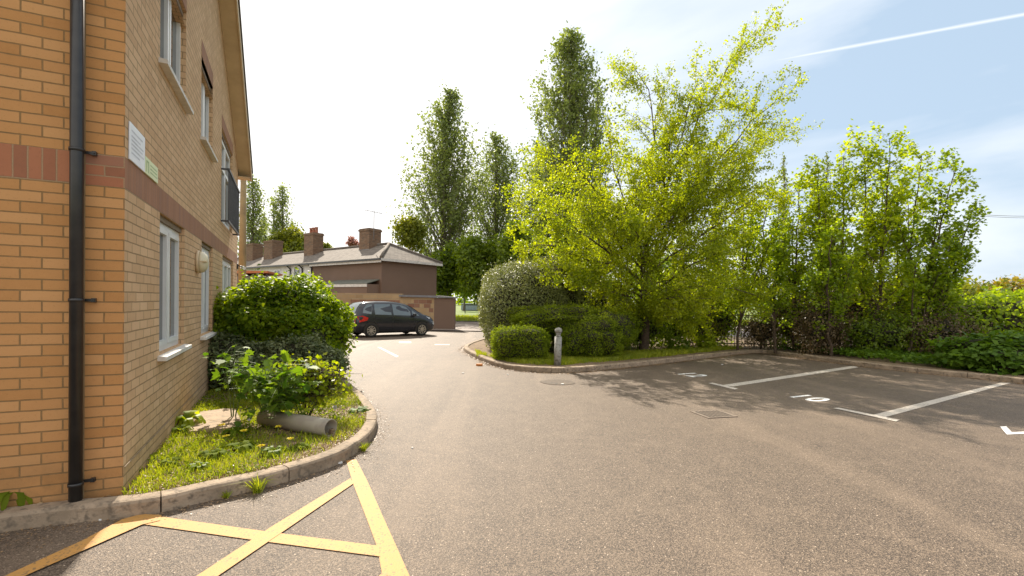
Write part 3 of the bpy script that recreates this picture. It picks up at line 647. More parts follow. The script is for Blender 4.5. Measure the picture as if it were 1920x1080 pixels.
# lean-to in the yard
m = MB(); m.box(.22, 4.6, .003, .89, -.2, 2.45); m.build('lean_to', m_brown, house)
m = MB(); m.prism([(.2, .003, 2.72), (.2, .95, 2.46), (.2, .95, 2.50), (.2, .003, 2.78)], (4.6, 0, 0)); m.build('lean_to_roof', m_leadg, house)
m = MB(); m.box(.2, 4.8, .90, .94, 2.28, 2.455); m.build('fascia', m_gwhite, house)
m = MB(); m.box(4.85, 16, .003, .9, -.2, 2.42); m.build('rear_extension', m_whiter, house)
m = MB(); m.prism([(4.82, .003, 2.60), (4.82, 1.1, 2.46), (4.82, 1.1, 2.54), (4.82, .003, 2.68)], (11.2, 0, 0)); m.build('flat_roof', m_lead, house)
m = MB(); m.tube((5.6, 1.0, -.1), (5.6, 1.0, 2.4), .06, n=8); m.tube((8.0, .2, 2.7), (6.9, 1.2, 2.35), .06, n=8); m.tube((6.9, 1.2, 2.35), (6.7, 1.2, .2), .06, n=8); m.build('drainpipe', m_black, house)
# aerial
ab = AT(701, 432, 31.5); aer = empty('tv_aerial', ab, .3, 'thin television aerial on a mast above the brown house chimney', 'aerial')
m = MB(); m.tube((0, 0, -.6), (0, 0, 1.25), .022, n=6); m.build('mast', m_lead, aer)
m = MB(); m.tube((-.6, 0, 1.3), (.5, .1, 1.15), .016, n=6)
for i in range(7): x = -.55+i*.15; m.tube((x, -.22, 1.29-.02*i), (x, .22, 1.29-.02*i), .009, n=5)
m.tube((.45, 0, .95), (.45, .1, 1.4), .012, n=5); m.build('elements', m_lead, aer)
# yard wall behind the car
m_block = brickmat('yard_blocks', [(.30, .20, .105), (.36, .245, .13), (.40, .28, .155), (.33, .22, .12)], (.36, .29, .20), w=.46, h=.225, ms=.012)
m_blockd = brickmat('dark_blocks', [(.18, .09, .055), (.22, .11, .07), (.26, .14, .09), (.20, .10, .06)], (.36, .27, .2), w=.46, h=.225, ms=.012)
WR = G(851, 619)[:2]; WA = math.atan2(.30, -.954)
yw = empty('yard_wall', (WR[0], WR[1], 0), WA, 'buff block yard wall behind the dark car with its end painted brown', 'wall')
def yq(name, x0, x1, z0, z1, mt, y0=-.2, y1=0): q = MB(); q.box(x0, x1, y0, y1, z0, z1); return q.build(name, mt, yw)
yq('painted_end', 0, 1.15, -.1, 1.66, m_brown, -.2, .004)
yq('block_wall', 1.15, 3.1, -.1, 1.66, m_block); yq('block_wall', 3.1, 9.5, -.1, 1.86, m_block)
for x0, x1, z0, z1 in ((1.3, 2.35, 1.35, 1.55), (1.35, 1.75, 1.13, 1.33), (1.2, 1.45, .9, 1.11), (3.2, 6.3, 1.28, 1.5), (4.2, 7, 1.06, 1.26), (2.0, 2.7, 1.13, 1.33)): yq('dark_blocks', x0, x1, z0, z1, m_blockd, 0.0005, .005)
q = MB(); q.prism([(-.06, .1, 1.664), (3.2, .1, 1.70), (3.2, .1, 1.80), (1.0, .1, 1.78), (-.06, .1, 1.72)], (0, -.36, 0)); q.build('coping', m_lead, yw)

# grey shed with orange trim
sh = AT(478, 545, 21.0); shed = empty('shed', (sh[0], sh[1], 0), R(14), 'grey shed with an orange-red roof edge behind the leafy bush', 'shed')
m_shed = mat('grey_boards', (.22, .20, .20), .8, (.16, .145, .14), 2, bump=.4); m_or = mat('orange_trim', (.55, .17, .06), .6)
m = MB(); m.box(-2.4, .45, 0, 2.5, 0, 2.45); m.build('wall', m_shed, shed)
m = MB(); m.prism([(-2.6, -.15, 2.46), (.55, -.15, 2.62), (.55, -.15, 2.70), (-2.6, -.15, 2.66)], (0, 2.9, 0)); m.build('roof', m_or, shed)
m = MB(); m.tube((.5, -.12, 2.55), (.72, -.3, 1.2), .035, n=8); m.build('drainpipe', m_black, shed)
# ------------------------------------------------------------------ telegraph pole and wires
m_pole = mat('weathered_pole', (.30, .215, .10), .85, (.22, .155, .075), 3, bump=.5)
pb = AT(453, 560, 14.0); pt_ = AT(457, 306, 14.0)
pole = empty('telegraph_pole', (pb[0], pb[1], 0), 0, 'tall weathered wooden telegraph pole beyond the end of the brick building', 'pole')
m = MB(); dv = (pt_-pb); m.tube((0, 0, 0), (dv[0], dv[1], pt_[2]), .125, .072, n=16); m.build('pole', m_pole, pole)
m = MB(); m.box(dv[0]-.13, dv[0]+.13, dv[1]-.14, dv[1]-.09, pt_[2]-.16, pt_[2]-.12)
m.tube((dv[0]-.11, dv[1]-.12, pt_[2]-.12), (dv[0]-.11, dv[1]-.12, pt_[2]-.04), .02, n=8); m.tube((dv[0]+.11, dv[1]-.12, pt_[2]-.12), (dv[0]+.11, dv[1]-.12, pt_[2]-.04), .02, n=8); m.build('crossarm', m_lead, pole)
m_wire = mat('wire', (.25, .25, .26), .6)
def wire(a, b, sag, label, r=.012):
    a = np.array(a); b = np.array(b); c = a; pts = [a+(b-a)*t-np.array([0, 0, sag*4*t*(1-t)]) for t in np.linspace(0, 1, 18)]
    V, Fc = tubes([([p-a for p in pts], r, r)], 4); o = link('overhead_wire', arr_mesh('overhead_wire', V, Fc, True), m_wire, None, a); tag(o, label, 'wire', 'overhead wires')
wire(pt_-np.array([0, .1, .1]), AT(760, 362, 40), .3, 'thin overhead cable running right from the telegraph pole across the white sky', .008)
wire(AT(1810, 400, 60), AT(1990, 404, 60), .2, 'upper of the two distant wires in the sky at the right edge', .03)
wire(AT(1810, 402.5, 58), AT(1990, 407.5, 58), .2, 'lower of the two distant wires in the sky at the right edge', .025)

# ------------------------------------------------------------------ the parked car
m_car = mat('charcoal_car_paint', (.020, .021, .027), .16, (.026, .027, .034), 1, spec=.6)
m_carg = glassmat('car_glass', (.055, .075, .08), .03); m_tyre = mat('tyre_rubber', (.018, .017, .016), .85); m_alloy = mat('alloy', (.60, .56, .52), .3, (.5, .47, .43), 5, metal=.7)
m_tail = mat('tail_lamp_red', (.55, .02, .015), .2, (.4, .012, .01), 8); m_head = mat('head_lamp', (.75, .76, .78), .12); m_plate = mat('yellow_plate', (.65, .5, .06), .5); m_chrome = mat('grey_trim', (.4, .4, .42), .3)
wr_, wf_ = G(696, 633)[:2], G(791, 629.5)[:2]; cd = wf_-wr_; base = np.linalg.norm(cd); ca = math.atan2(cd[1], cd[0]); scl = base/2.62
# origin under the rear wheel on the near side; +x forward, +y to the car's left (away)
car = empty('parked_car', (wr_[0], wr_[1], .001), ca, 'charcoal grey five door people carrier parked beside the block wall', 'car')
car.scale = (scl, scl, scl*1.02)
st = [ # x, half width, z bottom, z belt, z roof, roof half width
 (-.80, .66, .48, .74, .80, .60), (-.77, .80, .34, .82, .92, .74), (-.70, .86, .26, .92, 1.06, .76), (-.55, .88, .22, .99, 1.34, .66), (-.40, .89, .20, 1.00, 1.52, .60), (-.15, .90, .19, 1.00, 1.595, .58),
 (.4, .905, .18, .99, 1.635, .58), (1.0, .905, .18, .97, 1.64, .59), (1.5, .905, .18, .95, 1.61, .59), (1.9, .905, .18, .94, 1.53, .59), (2.25, .90, .18, .93, 1.36, .63), (2.55, .895, .19, .93, 1.16, .70), (2.75, .89, .20, .93, 1.05, .74),
 (3.0, .88, .21, .88, .98, .74), (3.2, .85, .23, .80, .90, .72), (3.35, .78, .26, .68, .78, .66), (3.45, .62, .32, .55, .62, .52)]
def ringpts(s):
    x, w, zb, zl, zr, wr = s; h = zl-zb
    return [(0, zb), (w*.86, zb), (w*.965, zb+h*.14), (w, zb+h*.45), (w*.995, zb+h*.75), (w*.965, zl), (w*.965+(wr-w*.965)*.5+.012, zl+(zr-zl)*.5), (wr+.012, zr-(zr-zl)*.12), (wr*.86, zr-(zr-zl)*.02), (wr*.45, zr+.012), (0, zr+.018)]
YC = .90
bmc = bmesh.new(); rows = []
for s in st:
    rp = ringpts(s); rows.append([bmc.verts.new((s[0], YC+y, z)) for y, z in rp[::-1]][:-1]+[bmc.verts.new((s[0], YC-y, z)) for y, z in rp][0:]) if False else rows.append([bmc.verts.new((s[0], YC-y, z)) for y, z in rp]+[bmc.verts.new((s[0], YC+y, z)) for y, z in rp[-2:0:-1]])
for A1, B1 in zip(rows, rows[1:]):
    n = len(A1)
    for i in range(n):
        f = bmc.faces.new((A1[i], B1[i], B1[(i+1) % n], A1[(i+1) % n])); f.smooth = True
bmc.faces.new(rows[0]); bmc.faces.new(rows[-1][::-1]); bmesh.ops.recalc_face_normals(bmc, faces=bmc.faces)
me = bpy.data.meshes.new('body'); bmc.to_mesh(me); bmc.free(); body = link('body', me, m_car, car)
sx = [s[0] for s in st]
def cs(x, k):      # interpolated ring point k at x
    r = [ringpts(s)[k] for s in st]; return np.interp(x, sx, [q[0] for q in r]), np.interp(x, sx, [q[1] for q in r])
def glass_side(pts, name='side_window', mt=m_carg, off=.008, parent=body):   # pts: (x, t) with t 0 at the belt and 1 at the gutter
    for sg in (-1, 1):
        V = []
        for x, t in pts:
            y0, z0 = cs(x, 5); y1, z1 = cs(x, 6); y2, z2 = cs(x, 7)
            if t < .5: y, z = y0+(y1-y0)*t*2, z0+(z1-z0)*t*2
            else: y, z = y1+(y2-y1)*(t-.5)*2, z1+(z2-z1)*(t-.5)*2
            V.append((x, YC+sg*(y+off), z+off*.3))
        m = MB(); m.poly(V); m.build(name, mt, parent, fix=False)
glass_side([(-.38, .22), (.02, .10), (.10, .5), (.12, .93), (-.12, .93), (-.30, .62)]); glass_side([(.20, .08), (1.02, .07), (1.02, .5), (1.02, .93), (.24, .93), (.20, .5)]); glass_side([(1.12, .07), (2.02, .08), (2.02, .45), (1.86, .80), (1.60, .93), (1.12, .93), (1.12, .5)]); glass_side([(2.10, .10), (2.50, .15), (2.38, .42), (2.14, .66)])
glass_side([(-.50, .985), (-.45, .93), (2.3, .94), (2.6, .985)], 'roof_rail', m_black, .012)
def topquad(xs, k0, name, mt, off=.01):
    V = []
    L_ = []; R_ = []
    m = MB(); b = m.bm; rows_ = []
    for x in xs:
        row = []
        for k in k0:
            y, z = cs(x, k); row.append((x, YC-y, z))
        row2 = [(x, YC+(YC-p[1]), p[2]) for p in row[::-1]]
        rows_.append([b.verts.new((p[0]+(off if xs[0] > 1 else -off), p[1], p[2]+off)) for p in row+row2])
    for A1, B1 in zip(rows_, rows_[1:]):
        for i in range(len(A1)-1):
            f = b.faces.new((A1[i], A1[i+1], B1[i+1], B1[i])); f.smooth = True
    m.build(name, mt, body)
topquad((1.98, 2.25, 2.55, 2.72), (8, 9), 'windscreen', m_carg); topquad((-.68, -.55, -.40, -.28), (8, 9), 'rear_window', m_carg)
def seam(pts, name='door_seam'):
    for sg in (-1,):
        m = MB(); V = []
        for (xa, ka), (xb, kb) in zip(pts, pts[1:]):
            def P(x, k):
                k0 = int(k); f_ = k-k0; a = cs(x, k0); b2 = cs(x, min(k0+1, 10)); return (x, YC+sg*((a[0]*(1-f_)+b2[0]*f_)+.004), a[1]*(1-f_)+b2[1]*f_)
            m.tube(P(xa, ka), P(xb, kb), .008, n=4)
        m.build(name, m_black, body)
seam([(.14, 5), (.14, 4), (.30, 3), (.42, 2)]); seam([(1.07, 5), (1.07, 4), (1.07, 3), (1.07, 2)]); seam([(2.2, 5), (2.24, 4), (2.2, 3), (2.1, 2)]); seam([(.35, 2), (1.1, 2), (2.1, 2)])
for x in (.30, 1.22):
    y, z = cs(x, 4.0 if False else 4); m = MB(); m.box(x, x+.17, YC-y-.035, YC-y-.002, z+.02, z+.05, .006); m.build('door_handle', m_car, body)
m = MB(); y, z = cs(2.18, 5); m.box(2.10, 2.24, YC-y-.20, YC-y-.01, z+.02, z+.16, .03); m.build('wing_mirror', m_car, body)
m = MB(); m.box(2.10, 2.24, YC+y+.01, YC+y+.20, z+.02, z+.16, .03); m.build('wing_mirror', m_car, body)
def shell(pts, name, mt, off=.012, sides=(-1, 1)):      # patch on the body side: (x, ring k)
    for sg in sides:
        V = []
        for x, k in pts:
            k0 = int(k); f_ = k-k0; a = cs(x, k0); b2 = cs(x, min(k0+1, 10)); V.append((x+(-off if x < 0 else off)*.6, YC+sg*((a[0]*(1-f_)+b2[0]*f_)+off), a[1]*(1-f_)+b2[1]*f_))
        m = MB(); m.poly(V); m.build(name, mt, body, fix=False)
shell([(-.75, 3.6), (-.50, 3.6), (-.20, 3.9), (-.12, 4.5), (-.40, 5.0), (-.66, 5.2), (-.755, 4.6)], 'tail_light', m_tail)
shell([(3.30, 3.5), (3.36, 3.9), (3.33, 4.7), (3.10, 5.5), (2.86, 5.6), (2.98, 4.8), (3.2, 3.9)], 'headlight', m_head)
m = MB(); m.box(-.815, -.80, YC-.26, YC+.26, .60, .72); m.build('number_plate', m_plate, body)
m = MB(); m.box(-.83, -.70, YC-.70, YC+.70, .30, .40, .03); m.build('rear_bumper', m_black, body)
def wheel(x, y, sg):
    hub = MB(); c = (x, y, .315)
    t_ = MB(); n = 36; prof = [(.205, -.085), (.29, -.092), (.312, -.07), (.316, 0), (.312, .07), (.29, .092), (.205, .085)]; b = t_.bm; rg_ = []
    for r, w in prof: rg_.append([b.verts.new((x+r*math.cos(2*math.pi*i/n), y+w, .317+r*math.sin(2*math.pi*i/n))) for i in range(n)])
    for A1, B1 in zip(rg_, rg_[1:]+rg_[:1]):
        for i in range(n):
            f = b.faces.new((A1[i], A1[(i+1) % n], B1[(i+1) % n], B1[i])); f.smooth = True
    w_ = t_.build('wheel', m_tyre, car)
    rm = MB(); fy = y+sg*.088
    rm.tube((x, y+sg*.03, .317), (x, y+sg*.05, .317), .2, n=28); rm.build('rim_back', m_black, w_)
    rm = MB()
    for i in range(9):
        a = 2*math.pi*i/9; rm.prism([(x+.04*math.cos(a+.5), fy, .317+.04*math.sin(a+.5)), (x+.20*math.cos(a+.10), fy, .317+.20*math.sin(a+.10)), (x+.20*math.cos(a-.10), fy, .317+.20*math.sin(a-.10)), (x+.04*math.cos(a-.5), fy, .317+.04*math.sin(a-.5))], (0, -sg*.02, 0))
    rm.tube((x, fy, .317), (x, fy+sg*.01, .317), .055, n=14)
    for i in range(28):
        a0, a1 = 2*math.pi*i/28, 2*math.pi*(i+1)/28
        rm.prism([(x+r*math.cos(a), fy, .317+r*math.sin(a)) for r, a in ((.195, a0), (.215, a0), (.215, a1), (.195, a1))], (0, -sg*.03, 0))
    rm.build('rim', m_alloy, w_)
for x in (0, 2.62):
    for y, sg in ((.060, -1), (1.740, 1)):
        wheel(x, y, sg)
        ar = MB(); ya = -.014 if sg < 0 else 1.802
        pts = [(x+r*math.cos(a), ya, .317+r*math.sin(a)) for r, a in [(.375, math.pi*(-.12+1.24*i/20)) for i in range(21)]]
        ar.prism(pts, (0, .012, 0)); ar.build('wheel_arch', m_black, body)

# ------------------------------------------------------------------ things on the tarmac
def thing_mesh(m, name, mt, loc, label, cat, group=None):
    o = m.build(name, mt, None, loc); tag(o, label, cat, group); return o
bp_ = G(1045, 684, .10); m_boll = mat('bollard_grey', (.31, .30, .27), .6, (.25, .24, .215), 7, c3=(.12, .115, .09), scale3=16)
boll = empty('bollard', (bp_[0], bp_[1], .09), 0, 'grey round topped bollard in front of the clipped hedge', 'bollard')
m = MB(); m.tube((0, 0, -.05), (.012, 0, .66), .083, .083, n=24); m.build('post', m_boll, boll)
m = MB(); m.tube((.012, 0, .66), (.013, 0, .70), .06, .05, n=24); m.tube((.013, 0, .70), (.013, 0, .745), .05, .062, n=24); m.build('neck', m_boll, boll)
m = MB(); m.lathe([(.05, 0), (.082, .02), (.088, .05), (.08, .085), (.055, .11), (.02, .125), (.004, .127)], 24, (.013, 0, .745)); m.build('cap', m_boll, boll)
m_iron = mat('rusty_iron', (.055, .042, .032), .8, (.12, .085, .055), 12, bump=.8, bscale=40)
def disc(px, rx, ry, label, mt, name='manhole_cover', rot=0):
    p = G(*px); m = MB(); n = 28; r_ = random.Random(int(px[0])); pts = [(rx*math.cos(2*math.pi*i/n)*r_.uniform(.93, 1.05), ry*math.sin(2*math.pi*i/n)*r_.uniform(.93, 1.05), 0) for i in range(n)]
    m.prism(pts, (0, 0, .006)); o = thing_mesh(m, name, mt, (p[0], p[1], .001), label, 'cover' if 'cover' in name else 'drain'); o.rotation_euler = (0, 0, rot); return o
disc((1046, 717), .33, .30, 'round dark manhole cover in the tarmac below the grey bollard', m_iron)
# drain grate
gp = G(1338, 777); m_grate = mat('worn_iron', (.15, .115, .085), .8, (.20, .155, .115), 12, bump=.8)
gr = empty('drain_grate', (gp[0], gp[1], .002), .25, 'square iron drain grate in the tarmac left of number ten', 'drain')
m = MB(); m.box(-.24, .24, -.2, -.17, 0, .008); m.box(-.24, .24, .17, .2, 0, .008); m.box(-.24, -.21, -.17, .17, 0, .008); m.box(.21, .24, -.17, .17, 0, .008); m.build('frame', m_grate, gr)
m = MB()
for i in range(8): x = -.195+i*.056; m.box(x-.012, x+.012, -.17, .17, 0, .007)
m.build('bars', m_grate, gr)
m = MB(); m.box(-.21, .21, -.17, .17, -.001, .0015); m.build('gully', m_black, gr)
m_orl = mat('orange_plastic', (.62, .22, .04), .5)
op = G(899, 686); rg0 = random.Random(5)
m = MB(); n = 9; pts = [(.075*math.cos(2*math.pi*i/n)*rg0.uniform(.7, 1.2), .05*math.sin(2*math.pi*i/n)*rg0.uniform(.7, 1.2), 0) for i in range(n)]
m.prism(pts, (0, 0, .045)); thing_mesh(m, 'orange_wrapper', m_orl, (op[0], op[1], .002), 'crumpled orange wrapper lying on the tarmac by the kerb end', 'litter')
m_lit = mat('litter_white', (.78, .76, .72), .6)
for px, s, lb in (((952, 703), .03, 'scrap of white paper on the tarmac between wrapper and bollard'), ((868, 700), .03, 'scrap of white paper left of the orange wrapper'), ((1055, 721), .035, 'scrap of white paper on the edge of the manhole cover'), ((637, 869), .03, 'scrap of white paper at the top of the yellow line'), ((188, 976), .012, 'tiny white pebble on the tarmac by the near kerb'), ((773, 841), .012, 'tiny white speck of litter right of the curved kerb'), ((1354, 684), .03, 'white scrap of litter above the number twelve')):
    p = G(*px); m = MB(); r_ = random.Random(int(px[0])); m.prism([(s*math.cos(a)*r_.uniform(.6, 1.2), s*.8*math.sin(a)*r_.uniform(.6, 1.2), 0) for a in np.arange(0, 6.2, .9)], (0, 0, .01+s*.15)); thing_mesh(m, 'litter', m_lit, (p[0], p[1], .002), lb, 'litter', 'scraps of litter on the tarmac')

# ------------------------------------------------------------------ the left bed: slab, pipe, flowers
ZB = .10
sp_ = [G(*p, .115) for p in ((352, 812), (376, 775), (418, 769), (441, 769), (456, 800), (424, 806))]
m_slab = mat('stone_slab', (.42, .30, .19), .85, (.34, .24, .15), 5, bump=.5, c3=(.24, .18, .12), scale3=18)
c0 = np.mean(sp_, 0); m = MB(); m.prism([(p[0]-c0[0], p[1]-c0[1], 0) for p in sp_], (0, 0, .045)); thing_mesh(m, 'paving_slab', m_slab, (c0[0], c0[1], .09), 'flat buff paving slab lying in the bed beside the brick wall', 'slab')
pe = G(620, 818, .10); pf = G(512, 800, .10)
pa = np.array([pe[0], pe[1]]); pbk = np.array([pf[0], pf[1]]); dvv = pbk-pa; pl = np.linalg.norm(dvv); rr_ = .092
m_pipe = mat('grey_pipe', (.34, .30, .225), .6, (.25, .215, .16), 5, c3=(.26, .22, .17), scale3=9)
pp = empty('drain_pipe', (pa[0], pa[1], ZB+rr_-.005), math.atan2(dvv[1], dvv[0]), 'short length of pale grey pipe lying in the grass beneath the lime green sapling', 'pipe')
def hollow(m, x0, x1, ro, ri, n=28):
    b = m.bm; rings = []
    for x, r in ((x0, ri), (x0, ro), (x1, ro), (x1, ri)): rings.append([b.verts.new((x, r*math.cos(2*math.pi*i/n), r*math.sin(2*math.pi*i/n))) for i in range(n)])
    for A1, B1 in zip(rings, rings[1:]+rings[:1]):
        for i in range(n):
            f = b.faces.new((A1[i], A1[(i+1) % n], B1[(i+1) % n], B1[i])); f.smooth = True
m = MB(); hollow(m, 0, pl+.15, rr_, rr_-.008); m.build('tube', m_pipe, pp)
m = MB(); m.box(.004, .05, -.07, -.02, -.08, -.02, .01); m.box(.03, .09, .01, .06, -.083, -.05, .008); m.build('debris', m_soil, pp)
# grass as one countless mass
def scatter(poly, n, rg, z, mask=None):
    P = np.array(poly)[:, :2]; lo, hi = P.min(0), P.max(0); X = rg.uniform(lo[0], hi[0], n*3); Y = rg.uniform(lo[1], hi[1], n*3); k = inside(P, X, Y); X, Y = X[k], Y[k]
    if mask is not None: q = mask(X, Y); X, Y = X[q], Y[q]
    return np.stack([X[:n], Y[:n], np.full(min(n, len(X)), z)], 1)
def blades(P, h, rg, w=.0035, lean=.5):
    n = len(P); a = rg.uniform(0, 6.28, n); d = np.stack([np.cos(a), np.sin(a), np.zeros(n)], 1); hh = (h*rg.uniform(.35, 1.3, n))[:, None]; s = np.stack([-np.sin(a+1), np.cos(a+1), np.zeros(n)], 1)*w
    ln = (rg.uniform(.1, lean, n))[:, None]; up = np.array([0, 0, 1.])
    M1 = P+up*hh*.6+d*hh*ln*.4; T = P+up*hh*(1-.35*ln)+d*hh*ln*1.2
    V = np.stack([P-s, P+s, M1+s*.8, T, M1-s*.8], 1); return V.reshape(-1, 3), np.arange(5*n).reshape(n, 5)
rgg = np.random.default_rng(11)
near = [p for p in bedL]
def gm(X, Y):
    h = hills(X, Y, 2.2, 5); hh = hills(X, Y, 6.0, 9); dw = (np.stack([X, Y], -1)-CRN)@DX
    return (h+.5*hh+rgg.uniform(-.35, .35, X.shape) > -.12) & (dw > .015)
bedvis = list(path_offset(KL, .13))+[B2W(.0, 7.5), B2W(.0, .0), B2W(-.6, .0)]
P = scatter(bedvis, 52000, rgg, ZB-.01, gm); P = P[P[:, 1] < 9]
slab2 = [p[:2] for p in sp_]; P = P[~inside(slab2, P[:, 0], P[:, 1])]
q2 = (P[:, :2]-pa)@(dvv/pl); q3 = np.abs((P[:, :2]-pa)@np.array([-dvv[1], dvv[0]])/pl); P = P[~((q2 > -.05) & (q2 < pl+.15) & (q3 < .07))]
V, Fc = blades(P, .075, rgg, .0032, .9); tag(link('grass', arr_mesh('grass', V, Fc), L_grass), 'rough yellow green grass growing in the kerbed bed by the brick wall', 'grass', None, 'stuff')
# low leafy weeds between the grass: countless
P = scatter(bedvis, 15000, rgg, ZB+.012, lambda X, Y: (hills(X, Y, 4, 21)+rgg.uniform(-.3, .3, X.shape) > .05)); P = P[P[:, 1] < 9]; P = P[~inside(slab2, P[:, 0], P[:, 1])]; P[:, 2] += rgg.uniform(0, .035, len(P))
V, Fc = leaf_mesh(P, .034, rgg, .3, flat=.8); tag(link('ground_cover', arr_mesh('ground_cover', V, Fc), L_box), 'low leafy weeds spread between the grass in the left bed', 'ground cover', None, 'stuff')
# dry litter
P = scatter(bedvis, 9000, rgg, ZB+.006, lambda X, Y: (hills(X, Y, 3, 33) > -.1)); P = P[P[:, 1] < 9]
L_dry = leafmat('dry_litter', (.20, .12, .05), (.48, .34, .17), (1.1, 1., .8), .15, clump=4)
V, Fc = leaf_mesh(P, .026, rgg, .22, flat=1.2); tag(link('leaf_litter', arr_mesh('leaf_litter', V, Fc), L_dry), 'dry brown leaf litter on the soil of the left bed', 'leaf litter', None, 'stuff')
ti = rgg.uniform(0, len(KL)-1.01, 9000); ii = ti.astype(int); fi = (ti-ii)[:, None]; ki = KL[ii]*(1-fi)+KL[ii+1]*fi; tg = unit(KL[ii+1]-KL[ii]); ki = ki+np.stack([-tg[:, 1], tg[:, 0]], 1)*(.13+np.abs(rgg.normal(0, .13, 9000)))[:, None]; ki = ki[(ki-CRN)@DX > .03]
V, Fc = leaf_mesh(np.c_[ki, np.full(len(ki), ZB+.015)], .022, rgg, .18, flat=.8); tag(link('leaf_litter', arr_mesh('leaf_litter', V, Fc), L_dry), 'dry straw coloured moss and litter along the inner edge of the curved kerb', 'leaf litter', None, 'stuff')
m_dand = mat('dandelion_yellow', (.88, .70, .03), .6, (.9, .76, .05), 60); m_clock = mat('seed_head', (.72, .70, .64), .8); m_stem = mat('green_stem', (.16, .22, .05), .6)
def rosette(parent, rg, n, L, w=.11, lm=L_box, rise=.5):
    Vs = []; Fs = []
    for i in range(n):
        a = rg.uniform(0, 6.28); l = L*rg.uniform(.6, 1.1); d = np.array([math.cos(a), math.sin(a), 0]); s = np.array([-d[1], d[0], 0]); k = 7; v = []
        for j in range(k):
            t = j/(k-1); p = d*l*t*(.9)+np.array([0, 0, l*rise*(t-1.05*t*t)*1.6]); ww = l*w*(math.sin(math.pi*min(1, t*.9+.08))**.8)*(1.25 if j % 2 else .75)
            v += [p-s*ww, p+s*ww]
        o = sum(len(x) for x in Vs); Vs.append(np.array(v)); Fs += [(o+2*j, o+2*j+1, o+2*j+3, o+2*j+2) for j in range(k-1)]
    link('leaves', arr_mesh('leaves', np.concatenate(Vs), np.array(Fs)), lm, parent)
fl = [((417, 797), 1, 'yellow dandelion in flower in front of the paving slab, nearer its upper edge'), ((422, 818), 1, 'yellow dandelion in flower just below the paving slab'), ((457, 808), 1, 'orange yellow dandelion between the slab and the maple sapling'), ((491, 836), 1, 'single dandelion in flower in the grass nearest the kerb'), ((521, 800), 1, 'half open dandelion against the left end of the grey pipe'), ((544, 823), 1, 'small dandelion flower in the grass below the middle of the pipe'),
      ((468, 785), 2, 'round white dandelion clock left of the grey pipe'), ((628, 764), 2, 'white dandelion clock in the grass above the open end of the pipe'), ((434, 806), 3, '')]
for (px, py), kind, lb in fl:
    if kind == 3: continue
    hgt = .13 if py < 800 else .10
    if px == 628: hgt = .12
    g = G(px, py, ZB+hgt); r1_ = np.random.default_rng(int(px)); t = empty('dandelion', (g[0], g[1], ZB), 0, lb, 'flower', 'dandelions in the left bed')
    m = MB(); m.tube((0, 0, 0), (0, 0, hgt), .003, n=6); m.build('stem', m_stem, t)
    if kind == 1:
        V, Fc = leaf_mesh(np.zeros((90, 3))+np.array([0, 0, hgt])+r1_.normal(0, .003, (90, 3)), .022, r1_, .16); V[:, 2] = hgt+np.abs(V[:, 2]-hgt)*.6
        V[:, :2] *= 1.5; link('flower_head', arr_mesh('flower_head', V, Fc), m_dand, t)
    else:
        c = r1_.normal(size=(420, 3)); c = unit(c)*.019; V, Fc = leaf_mesh(c+np.array([0, 0, hgt]), .008, r1_, .3); link('seed_head', arr_mesh('seed_head', V, Fc), m_clock, t)
    rosette(t, r1_, 9, .13)
def weed(px, z, label, L, n, lm=L_box, rise=.5, w=.11):
    g = G(*px, z); t = empty('weed', (g[0], g[1], z), 0, label, 'weed', 'weeds around the kerbs'); rosette(t, np.random.default_rng(int(px[0])), n, L, w, lm, rise)
weed((30, 940), ZB, 'leafy green weed at the foot of the brick wall at the left edge', .22, 34, L_box, 1.2); weed((672, 772), ZB, 'dark green dock plant by the inner side of the curved kerb', .20, 22, L_ivy, .7, .13)
weed((350, 800), ZB, 'bright green weed growing against the wall beside the slab', .26, 30, L_lime, 1.4, .14); weed((338, 812), ZB, 'darker weed at the foot of the wall left of the slab', .16, 22, L_box, 1.1)
for px, lb, L_, n_ in (((402, 858), 'leafy green weed clump below the lower dandelion', .16, 34), ((450, 846), 'spreading weed clump between the slab and the near kerb', .19, 40), ((512, 852), 'weed clump right of the single dandelion near the kerb', .15, 30), ((372, 880), 'low weed clump close to the building corner', .13, 28), ((566, 842), 'small weed clump in front of the grey pipe', .12, 26), ((322, 872), 'pale weed clump at the foot of the brick wall near the corner', .13, 26), ((440, 815), 'leafy weed at the right corner of the paving slab', .17, 34)):
    weed(px, ZB, lb, L_, n_, L_box if px[0] % 4 else L_bush, 1.0, .12)
def tuft(px, z, label, n, h):
    g = G(*px, z); r1_ = np.random.default_rng(int(px[0])+7); P = r1_.normal(0, h*.09, (n, 3)); P[:, 2] = 0; V, Fc = blades(P, h, r1_, .0045, 1.3); o = link('grass_tuft', arr_mesh('grass_tuft', V, Fc), L_grass, None, (g[0], g[1], z)); tag(o, label, 'grass tuft', 'grass tufts rooted at the kerbs')
tuft((482, 924), 0, 'spiky grass tuft growing from the foot of the near kerb', 60, .15); tuft((425, 934), 0, 'tiny green tuft at the kerb foot left of the spiky one', 26, .07); tuft((682, 846), 0, 'grass tuft at the tarmac edge where the kerb curves', 60, .09); tuft((632, 868), 0, 'small tuft at the kerb beside the top of the yellow line', 26, .06); tuft((612, 874), 0, 'sparse small tuft at the kerb joint left of the yellow line', 16, .05)

